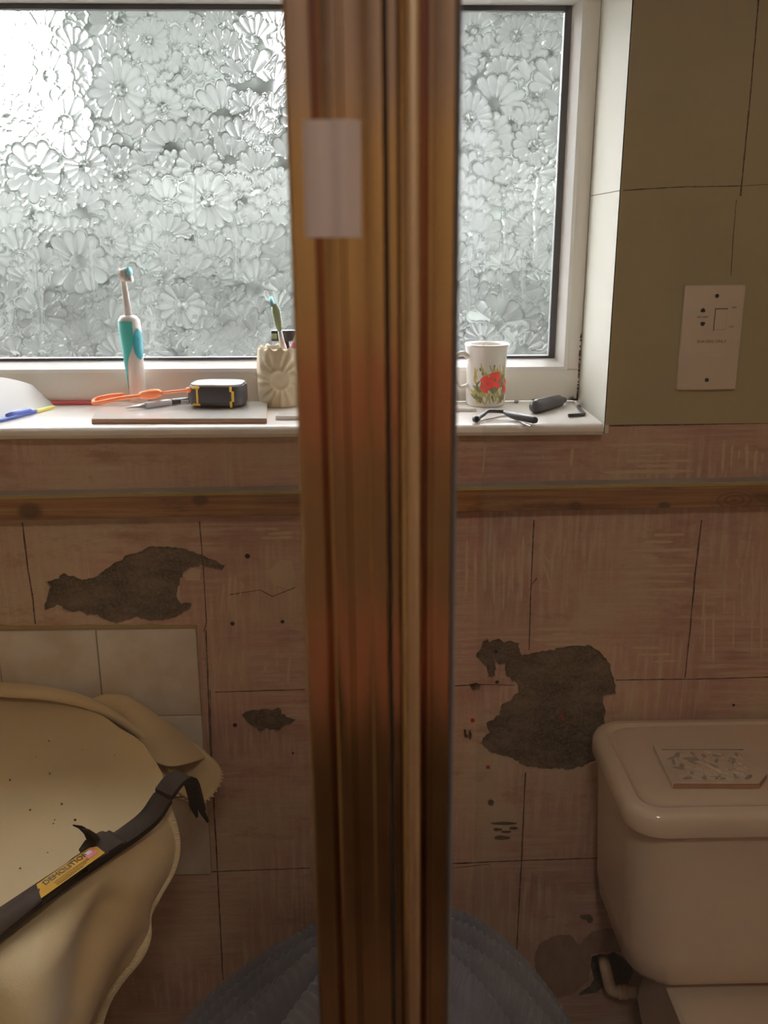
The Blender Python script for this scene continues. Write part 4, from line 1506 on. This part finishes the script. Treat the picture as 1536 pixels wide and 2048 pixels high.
rp = random.Random(11)
st_ = [(rp.uniform(-.027, .032), mh * rp.uniform(.12, .55), rp.uniform(.0012, .0024), rp.uniform(.006, .012), rp.uniform(-.7, .7)) for _ in range(55)]
st_ += [(rp.uniform(-.018, .03), mh * rp.uniform(.5, .66), .0009, .008, rp.uniform(-.5, .5)) for _ in range(12)]
obj('stem_print', decal(st_, .00025), 'stalk', mbody, True, 'printed yellow green stems', 'stuff')
lf_ = [(rp.uniform(-.026, .032), mh * rp.uniform(.08, .5), rp.uniform(.0015, .003), rp.uniform(.004, .008), rp.uniform(-1.2, 1.2)) for _ in range(34)]
obj('leaf_print', decal(lf_, .0003), 'leafglaze', mbody, True, 'printed grey green leaves', 'stuff')
pop = [(.009, .50, .009, .009), (.001, .42, .010, .009), (.013, .41, .009, .009), (-.008, .45, .007, .007), (.006, .45, .009, .008), (-.009, .32, .006, .008), (-.005, .36, .007, .006), (.031, .28, .006, .008), (.033, .40, .004, .006)]
obj('poppy_print', decal([(u, z * mh, a, b2, .4) for u, z, a, b2 in pop], .00045), 'poppy', mbody, True, 'printed red poppies')
obj('seed_print', decal([(.008, .45 * mh, .0022, .0025, 0), (-.004, .39 * mh, .0015, .0015, 0), (-.016, .62 * mh, .0016, .003, .3), (.006, .67 * mh, .0014, .003, 0), (-.012, .55 * mh, .0018, .0026, .2)], .0006), 'leafglaze', mbody, True, 'printed dark seed heads')

# black screwdriver with fluted handle
s0, s1 = atz(1071, 813, SZT + .011), atz(1122, 801, SZT + .009)
s2 = atz(1152, 791, SZT + .006)
sd = thing('screwdriver', (s0 + s1) / 2, 'stubby black fluted screwdriver lying beside the mug', 'screwdriver')
ax = (s1 - s0)
V, Fc = tube([s0 - ax * .06, s0, s0 + ax * .1, s0 + ax * .5, s0 + ax * .9, s0 + ax * 1.02], [.0085, .0108, .0112, .0108, .0100, .006], 24)
for i, v in enumerate(V):
    if (i % 24) % 4 == 0 and 24 <= i < 120:
        c = s0.lerp(s1, (i // 24) / 5)
        V[i] = v.lerp(c, .14)
obj('handle', (V, Fc), 'black', sd, True)
obj('ferrule', tube([s0 + ax * 1.0, s0 + ax * 1.14], [.0062, .0045], 12), 'black', sd, True)
obj('shaft', tube([s0 + ax * 1.1, s2], [.0026, .0024], 10), 'steel', sd, True, 'grey steel shaft')

# black folding tool with rounded ends
k0, k1, k2, k3, k4 = atz(953, 838, SZT + .006), atz(978, 822, SZT + .012), atz(1008, 823, SZT + .012), atz(1022, 830, SZT + .008), atz(1073, 841, SZT + .006)
kt = thing('hand_tool', k2, 'small black hand tool with rounded ends in front of the mug', 'tool')
obj('arm', tube(catmull([k0, k0.lerp(k1, .5), k1, k2], 4), .0032, 10), 'black', kt, True)
V, Fc = tube([k0 + Vector((-.004, -.002, 0)), k0 + Vector((-.001, 0, 0)), k0 + Vector((.004, .003, .001))], [.004, .0058, .004], 12)
obj('end_cap', (V, Fc), 'black', kt, True)
obj('handle', tube([k2, k3, k3.lerp(k4, .2), k3.lerp(k4, .9), k4], [.0036, .0045, .0056, .0056, .004], 12), 'black', kt, True)
obj('wire', tube(catmull([k0 + Vector((.002, -.004, -.003)), atz(985, 836, SZT + .0015), atz(1015, 832, SZT + .0015), atz(1050, 848, SZT + .0015), atz(1062, 852, SZT + .0015)], 5), .0011, 6), 'steel', kt, True, 'thin steel wire')

# hex key
h0, h1, h2 = atz(1156, 812, SZT + .003), atz(1170, 829, SZT + .003), atz(1137, 831, SZT + .003)
hk = obj('hex_key', tube([h2, h2.lerp(h1, .5), h2.lerp(h1, .9), h1.lerp(h0, .1) , h1.lerp(h0, .5), h0], .0028, 6, True), 'black', None, False)
tag(hk, 'small black hex key near the end of the sill', 'hex key')
sg = base_at(1033, 806)
sw = thing('loose_screw', sg, 'tiny grey screw lying between mug and screwdriver', 'screw')
obj('shank', tube([(sg.x, sg.y, SZT + .002), (sg.x + .006, sg.y + .012, SZT + .002)], [.0016, .0008], 8), 'steel', sw, True)
obj('head', tube([(sg.x, sg.y, SZT + .002), (sg.x - .001, sg.y - .002, SZT + .002)], [.002, .0034], 10), 'steel', sw, True)
pc_ = base_at(925, 822)
pk = obj('tile_scrap', prism(rough_poly([(pc_.x - .02, pc_.y - .006), (pc_.x + .022, pc_.y - .008), (pc_.x + .018, pc_.y + .014), (pc_.x - .02, pc_.y + .016)], .01, .001), 'z', SZT + .0002, SZT + .005), 'whiteglaze', None, False)
tag(pk, 'small white tile scrap beside the mug by the gold post', 'tile')
pc2 = base_at(572, 838)
pk = obj('tile_scrap', prism(rough_poly([(pc2.x - .014, pc2.y - .008), (pc2.x + .03, pc2.y - .01), (pc2.x + .03, pc2.y + .02), (pc2.x - .012, pc2.y + .018)], .01, .001), 'z', SZT + .0002, SZT + .006), 'whiteglaze', None, False)
tag(pk, 'white tile scrap in front of the stoneware beaker', 'tile')

# ---------------------------------------------------------------- basin under a dust sheet
BZ = 0.79


def bp_(px, py, z=BZ):
    return atz(px, py, z)


bx_r = bp_(250, 1540).x
ws = thing('washbasin', (bx_r - .28, -.2, 0), 'cream wall hung washbasin hidden under the cream dust sheet', 'washbasin')
rim = [bp_(-330, 1990), bp_(-160, 1920), bp_(-10, 1815), bp_(140, 1715), bp_(240, 1640), bp_(300, 1585), bp_(300, 1530), bp_(230, 1460)]
pol = [(v.x, v.y) for v in rim] + [(rim[-1].x - .05, -.022), (rim[0].x, -.022)]
cc = (sum(p[0] for p in pol) / len(pol), sum(p[1] for p in pol) / len(pol))
ly = []
for k, z in ((.25, .60), (.6, .655), (.80, .73), (.86, .762), (.85, .770)):
    ly.append(([(cc[0] + (x - cc[0]) * k, cc[1] + (y - cc[1]) * k) for x, y in pol], z))
obj('bowl', stack(ly, 0), 'ceramic', ws)
obj('bracket', bx(cc[0] - .14, cc[0] - .02, -.06, -.0005, .56, .64, .004, 1), 'ceramic', ws)

colsP = []
# each column: rear, two points on the top, rim, then down the skirt (pixel-measured stations)
top = lambda px, py, z=BZ: atz(px, py, z)
C = [
    [top(-260, 1388, .80), top(-330, 1560, .795), top(-380, 1760, .79), top(-430, 2080, .785), at(-450, 2200, .69), at(-450, 2330, .68), at(-450, 2460, .68)],
    [top(-120, 1390, .80), top(-150, 1530, .793), top(-170, 1690, .79), top(-185, 1940, .785), at(-195, 2050, .76), at(-200, 2180, .75), at(-210, 2300, .75)],
    [top(0, 1394, .80), top(0, 1500, .79), top(0, 1630, .79), top(0, 1838, .787), at(8, 1925, .79), at(8, 2030, .755), at(0, 2170, .73)],
    [top(110, 1396, .80), top(122, 1480, .79), top(135, 1580, .79), top(150, 1737, .787), at(160, 1830, .875), at(140, 1935, .855), at(120, 2110, .80)],
    [top(200, 1428, .80), top(215, 1490, .79), top(235, 1560, .79), top(262, 1663, .787), at(272, 1765, .945), at(236, 1880, .915), at(165, 2090, .86)],
    [top(290, 1490, .80), top(312, 1525, .795), top(328, 1560, .79), top(338, 1608, .785), at(357, 1692, 1.03), at(304, 1825, 1.0), at(196, 2075, .97)],
]
# refine along each column then across
fine = [catmull(c, 10) for c in C]
nr = len(fine[0])
rows = [catmull([fine[c][r_] for c in range(len(C))], 12) for r_ in range(nr)]
ncol = len(rows[0])
for i, row in enumerate(rows):
    s = i / 10
    for k, v in enumerate(row):
        u = k / (ncol - 1)
        if s > 3.2:
            fold = math.sin(u * 19 + s * .9) * .013 + math.sin(u * 8 + 1.3 - s * .6) * .018
            v += Vector((.55, -.83, 0)) * fold * min(1, (s - 3.2) / 1.2)
        else:
            v.z += .0022 * math.sin(v.x * 31 + v.y * 17) + .0016 * math.sin(v.x * 53 - v.y * 41 + 1)
# rightmost hem gets its wavy outline
hem_px = [(338, 1608, 1.06), (352, 1650, 1.05), (357, 1695, 1.04), (345, 1742, 1.03), (318, 1790, 1.015), (300, 1826, 1.01), (299, 1870, 1.0), (282, 1912, .99), (247, 1955, .985), (222, 1992, .98), (207, 2030, .975), (196, 2075, .97)]
hp_ = catmull([at(*h) for h in hem_px], 6)
h_start = 30
nh = nr - h_start
for j in range(nh):
    t = j / (nh - 1) * (len(hp_) - 1)
    i0 = int(t)
    tgt = hp_[i0].lerp(hp_[min(i0 + 1, len(hp_) - 1)], t - i0)
    row = rows[h_start + j]
    dlt = tgt - row[-1]
    for k in range(ncol):
        u = k / (ncol - 1)
        row[k] += dlt * max(0, (u - .72) / .28) ** 2
vA, fA = gridvf(rows)
nA = len(vA)


def fabric(v, f, th=.0028):
    """give a cloth grid its thickness"""
    me = bpy.data.meshes.new('tmp')
    me.from_pydata([tuple(p) for p in v], [], f)
    b = bmesh.new()
    b.from_mesh(me)
    bpy.data.meshes.remove(me)
    bmesh.ops.recalc_face_normals(b, faces=b.faces)
    bmesh.ops.solidify(b, geom=list(b.faces), thickness=th)
    return tovf(b)


# rolled back fold along the wall
rp_ = [at(-240, 1362, 1.318), at(-100, 1368, 1.318), at(0, 1379, 1.318), at(100, 1388, 1.315), at(180, 1408, 1.308), at(250, 1446, 1.29), at(300, 1490, 1.26), at(345, 1545, 1.20)]
fr_ = catmull(rp_, 7)
rows = []
for i, p in enumerate(fr_):
    t = i / (len(fr_) - 1)
    ra = .013 * (1 - .45 * t)
    row = []
    for k in range(15):
        a = math.radians(-60 + 290 * k / 14)
        row.append(p + Vector((0, -math.cos(a) * ra * 1.15, math.sin(a) * ra)) + Vector((math.cos(a) * ra * .4 * t, 0, 0)))
    rows.append(row)
vB, fB = gridvf(rows)
# flap rolled over at the right, open at its stitched end
E_END = [(417, 1515, 1.262), (440, 1538, 1.235), (442, 1563, 1.215), (418, 1598, 1.185), (387, 1603, 1.18), (352, 1582, 1.195), (322, 1546, 1.215), (304, 1521, 1.195), (330, 1529, 1.18), (355, 1530, 1.185), (388, 1522, 1.21)]
E_MID = [(345, 1453, 1.30), (362, 1470, 1.295), (366, 1488, 1.285), (358, 1512, 1.27), (340, 1528, 1.255), (318, 1527, 1.25), (298, 1511, 1.25), (287, 1495, 1.25), (296, 1482, 1.255), (310, 1468, 1.265), (328, 1458, 1.28)]
E_BEG = [(246, 1388, 1.338), (252, 1396, 1.336), (256, 1410, 1.333), (258, 1428, 1.328), (256, 1442, 1.32), (252, 1448, 1.315), (246, 1444, 1.312), (242, 1434, 1.312), (240, 1420, 1.316), (241, 1406, 1.322), (243, 1394, 1.331)]
ctrl = [[at(*q) for q in e] for e in (E_BEG, E_MID, E_END)]
ctrl.insert(0, [p.lerp(sum(ctrl[0], Vector()) / 11, .7) + Vector((-.05, 0, .012)) for p in ctrl[0]])
ctrl[0] = [Vector((p.x, min(p.y, -.02), p.z)) for p in ctrl[0]]
rr2 = []
for k in range(11):
    rr2.append(catmull([c[k] for c in ctrl], 7))
rows = []
for i in range(len(rr2[0])):
    lp = [rr2[k][i] for k in range(11)]
    ext = [lp[-1]] + lp + [lp[0], lp[1]]
    out = []
    for k in range(1, 12):
        p0, p1, p2, p3 = ext[k - 1], ext[k], ext[k + 1], ext[k + 2] if k + 2 < len(ext) else ext[3]
        for t in (0, .25, .5, .75):
            out.append(0.5 * ((2 * p1) + (p2 - p0) * t + (2 * p0 - 5 * p1 + 4 * p2 - p3) * t * t + (3 * p1 - p0 - 3 * p2 + p3) * t ** 3))
    for p in out:
        p.y = min(p.y, -.0135)
    rows.append(out)
end_ring = rows[-1]
vC, fC = gridvf(rows, True)
ds = thing('dust_sheet', (cc[0], cc[1], .45), 'cream fleece blanket used as dust sheet draped over the basin', 'dust sheet')
cl1 = fabric(vA, fA)
cl2 = fabric(vB, fB)
cl3 = fabric(vC, fC, .0022)
cloth_v, cloth_f = join(cl1, cl2, cl3)
for v in cloth_v:
    v.y = min(v.y, -.0095)
cloth = obj('cloth', (cloth_v, cloth_f), 'fleece', ds, True)
sts = []
out_dir = Vector((.9, -.3, 0))
for i in range(0, len(hp_) - 1):
    for s_ in (0.0, .5):
        p = hp_[i].lerp(hp_[i + 1], s_)
        q2 = hp_[i + 1] - hp_[i]
        side = Vector((-1, -.25, .15)).normalized()
        sts.append(tube([p + out_dir * .0035 + Vector((0, -.003, 0)), p + side * .004 + Vector((0, -.0062, -.0005)), p + side * .0095 + Vector((0, -.0052, -.001))], [.0016, .0020, .0012], 5))
for k in range(44):
    p, cen_ = end_ring[k], sum((v for v in end_ring), Vector()) / 44
    if 2 <= k < 26:
        o = (p - cen_).normalized()
        sts.append(tube([p + o * .002, p + o * .003 + Vector((-.006, 0, .003))], [.0013, .0009], 5))
obj('stitching', join(*sts), 'stitch', cloth, True, 'whipped cream hem stitching', 'stuff')
cr = []
for px, py in ((98, 1482), (72, 1514), (100, 1548), (110, 1640), (107, 1648), (95, 1706), (40, 1738), (124, 1608), (230, 1510), (20, 1560), (60, 1620), (165, 1500), (150, 1640)):
    p = top(px, py, BZ + .0065)
    s = R.uniform(.0008, .0022)
    cr.append(tube([p, p + Vector((R.uniform(-s, s), R.uniform(-s, s), s * .8))], [s, s * .5], 5))
cb = obj('debris', join(*cr), 'render', None, False)
tag(cb, 'dark plaster crumbs scattered on the dust sheet', 'debris', None, 'stuff')

# ---------------------------------------------------------------- pry bar
PZ = BZ + .010
A, B = atz(-40, 1866, PZ), atz(285, 1648, PZ)
ax = (B - A).normalized()
sd_ = Vector((0, 0, 1)).cross(ax).normalized()      # across the bar
up = Vector((0, 0, 1))
pb_ = thing('pry_bar', A.lerp(B, .5), 'black hooked pry bar with yellow sticker lying on the dust sheet', 'pry bar')


def strap(path, widths, thick, crown_=0.25):
    """flat bar with a shallow crowned section along path, with local up vectors"""
    rows = []
    n = len(path)
    for i, (p, w) in enumerate(zip(path, widths)):
        t = (path[min(i + 1, n - 1)] - path[max(i - 1, 0)]).normalized()
        s = sd_
        u = t.cross(s).normalized() * -1
        if u.dot(up) < 0 and i < n * .6:
            u = -u
        th_ = thick[i] if hasattr(thick, '__len__') else thick
        sec = [(-1, -.5), (-1, .2), (-.75, .5), (0, .5 + crown_), (.75, .5), (1, .2), (1, -.5), (.6, -.5), (0, -.35), (-.6, -.5)]
        rows.append([p + s * (w / 2 * a) + u * (th_ * b2) for a, b2 in sec])
    v, f = gridvf(rows, True)
    m_ = len(rows[0])
    f.append(tuple(range(m_))[::-1])
    f.append(tuple(range(len(v) - m_, len(v))))
    return v, f


L_ = (B - A).length
e1 = atz(300, 1628, PZ)
hump = at(338, 1592, 1.03)
k = B + ax * .0
hk1 = B + ax * .035 + up * .018
hk2 = B + ax * .060 + up * .030
hk3 = B + ax * .080 + up * .022
hk4 = B + ax * .088 + up * .000
hk5 = B + ax * .094 - up * .030
pth = catmull([A - ax * .03, A.lerp(B, .25), A.lerp(B, .5), A.lerp(B, .75), B - ax * .02, B + ax * .012 + up * .004, hk1, hk2, hk3, hk4, hk5], 5)
npth = len(pth)
wid = [.030 if i < npth * .78 else .031 - .004 * (i / npth) for i in range(npth)]
thk = [.010 if i < npth * .55 else (.009 if i < npth * .8 else .0075 - .004 * (i - npth * .8) / (npth * .2)) for i in range(npth)]
obj('bar', strap(pth, wid, thk), 'iron', pb_, 'auto', 'black forged bar with hooked end')
# claw fork at the hooked tip
for sgn in (-1, 1):
    vv_, ff_ = strap([hk5 + ax * -.001 + up * .002 + sd_ * sgn * .0075, hk5 + ax * .003 - up * .010 + sd_ * sgn * .0085, hk5 + ax * .007 - up * .022 + sd_ * sgn * .010], [.012, .010, .003], .0032, .1)
    obj('claw', (vv_, ff_), 'iron', pb_, 'auto')
# rear lever hinged on the bar, with the sticker
l0, l1 = A - ax * .005 - sd_ * .016, A.lerp(B, .68) - sd_ * .010
lv = [l0 + up * .004, l0.lerp(l1, .15) + up * .008, l0.lerp(l1, .4) + up * .010, l0.lerp(l1, .8) + up * .010, l1 + up * .008]
obj('lever', strap(lv, [.026, .028, .026, .026, .028], .010), 'iron', pb_, 'auto')
sp_ = A.lerp(B, .73)
# upright nail-pulling spur and its collar
obj('collar', strap([sp_ - ax * .022 + up * .006, sp_ - ax * .01 + up * .010, sp_ + ax * .012 + up * .009, sp_ + ax * .02 + up * .005], [.034, .040, .040, .030], .008), 'iron', pb_, 'auto')
for sgn in (-1, 1):
    q0 = sp_ - ax * .004 + sd_ * (.010 + .005 * sgn) + up * .010
    spr = [q0, q0 - ax * .004 + up * .012, q0 - ax * .012 + up * .024 + sd_ * sgn * .001, q0 - ax * .022 + up * .033 + sd_ * sgn * .002]
    obj('spur', strap(spr, [.010, .010, .007, .0015], [.007, .006, .004, .0015], .1), 'iron', pb_, 'auto')


def onbar(u, w, h=.0172):
    """u along the lever (0..1), w across in metres"""
    return l0.lerp(l1, u) + sd_ * w + up * h


lab = [onbar(.40, -.0125, .0148), onbar(.97, -.0125, .0148), onbar(.985, .004, .0152), onbar(.94, .010, .0152), onbar(.47, .010, .0152)]
v = lab + [p + up * .0006 for p in lab]
n5 = len(lab)
st_k = obj('sticker', (v, [tuple(range(n5))[::-1], tuple(range(n5, 2 * n5))] + [(i, (i + 1) % n5, (i + 1) % n5 + n5, i + n5) for i in range(n5)]), 'label', pb_, False, 'yellow sticker')
v3, f3 = text('DEMOLITION', .0105, .0002)
ldir = (l1 - l0).normalized()
tc_ = l0.lerp(l1, .70) + sd_ * .0035 + up * .0157
obj('lettering', ([tc_ + ldir * p.x + sd_ * p.y + up * (p.z + .0004) for p in v3], f3), 'ink', st_k, False, 'black lettering')
ln = []
for i in range(4):
    p = l0.lerp(l1, .55) + sd_ * (-.0035 - .0022 * i) + up * .0155
    ln.append(tube([p, p + ldir * (.055 - .006 * i)], .0004, 4))
obj('small_print', join(*ln), 'ink', st_k, False, 'lines of small black print', 'stuff')
fp = l0.lerp(l1, .90) + sd_ * .001 + up * .0155
quad = lambda c, a, b2: [c - ldir * a - sd_ * b2, c + ldir * a - sd_ * b2, c + ldir * a + sd_ * b2, c - ldir * a + sd_ * b2]
for nm, mname, a, b2, off in (('flag_mark', 'pink', .007, .006, Vector()), ('flag_mark', 'paper', .0035, .003, ldir * .0 + sd_ * .002 + up * .0004)):
    lo_ = quad(fp + off, a, b2)
    v = lo_ + [p + up * .0005 for p in lo_]
    obj(nm, (v, [(3, 2, 1, 0), (4, 5, 6, 7)] + [(i, (i + 1) % 4, (i + 1) % 4 + 4, i + 4) for i in range(4)]), mname, st_k, False)

# ---------------------------------------------------------------- blue chenille heap
tc0 = at(765, 1900, 1.10)
cxh, cyh = tc0.x, -.30
rows = []
NR, NA = 240, 260
for i in range(NR + 1):
    s = i / NR
    row = []
    for k in range(NA):
        a = 2 * math.pi * k / NA
        rx_, ry_ = .60 if math.cos(a) < 0 else .60 - .15 * math.cos(a) ** 2, .285
        if math.sin(a) < 0:
            ry_ = .40
        rx_ *= 1 + .05 * math.sin(3 * a + 1)
        fold = 1 - 1.7 * abs(math.cos(a * 5.5 + 1.2 * math.sin(2 * a) + s * .8)) ** 7 - .9 * abs(math.cos(a * 8 + 1 - s * 1.5)) ** 12 + .35 * math.sin(a * 11 + s * 4)
        ss = s * (1 + .02 * fold * s)
        sr = (math.sqrt(ss * ss + .03) - math.sqrt(.03)) / (math.sqrt(1.03) - math.sqrt(.03))
        h = .60 * (1 - sr ** (.05 + 1.15 + .35 * max(0, math.cos(a)))) ** 1.0 if ss < 1 else 0.0
        h += .026 * fold * math.sin(math.pi * min(1, s)) ** .7
        x, y = cxh + rx_ * s * math.cos(a), cyh + ry_ * s * math.sin(a)
        wav = math.sin((s * 300 + 2.2 * math.sin(a * 7) + 1.5 * math.sin(a * 3 + s * 6)))
        h += .0030 * wav * min(1, s * 4)
        row.append(Vector((x, y, max(.0006 + .0004 * (i % 2), h))))
    rows.append(row)
v, f = gridvf(rows, True)
f.append(tuple(range(len(v) - NA, len(v)))[::-1])
tw_ = obj('towel', (v, f), 'chenille', None, True)
tag(tw_, 'blue grey chenille towel heaped on the floor behind the gold post', 'towel')
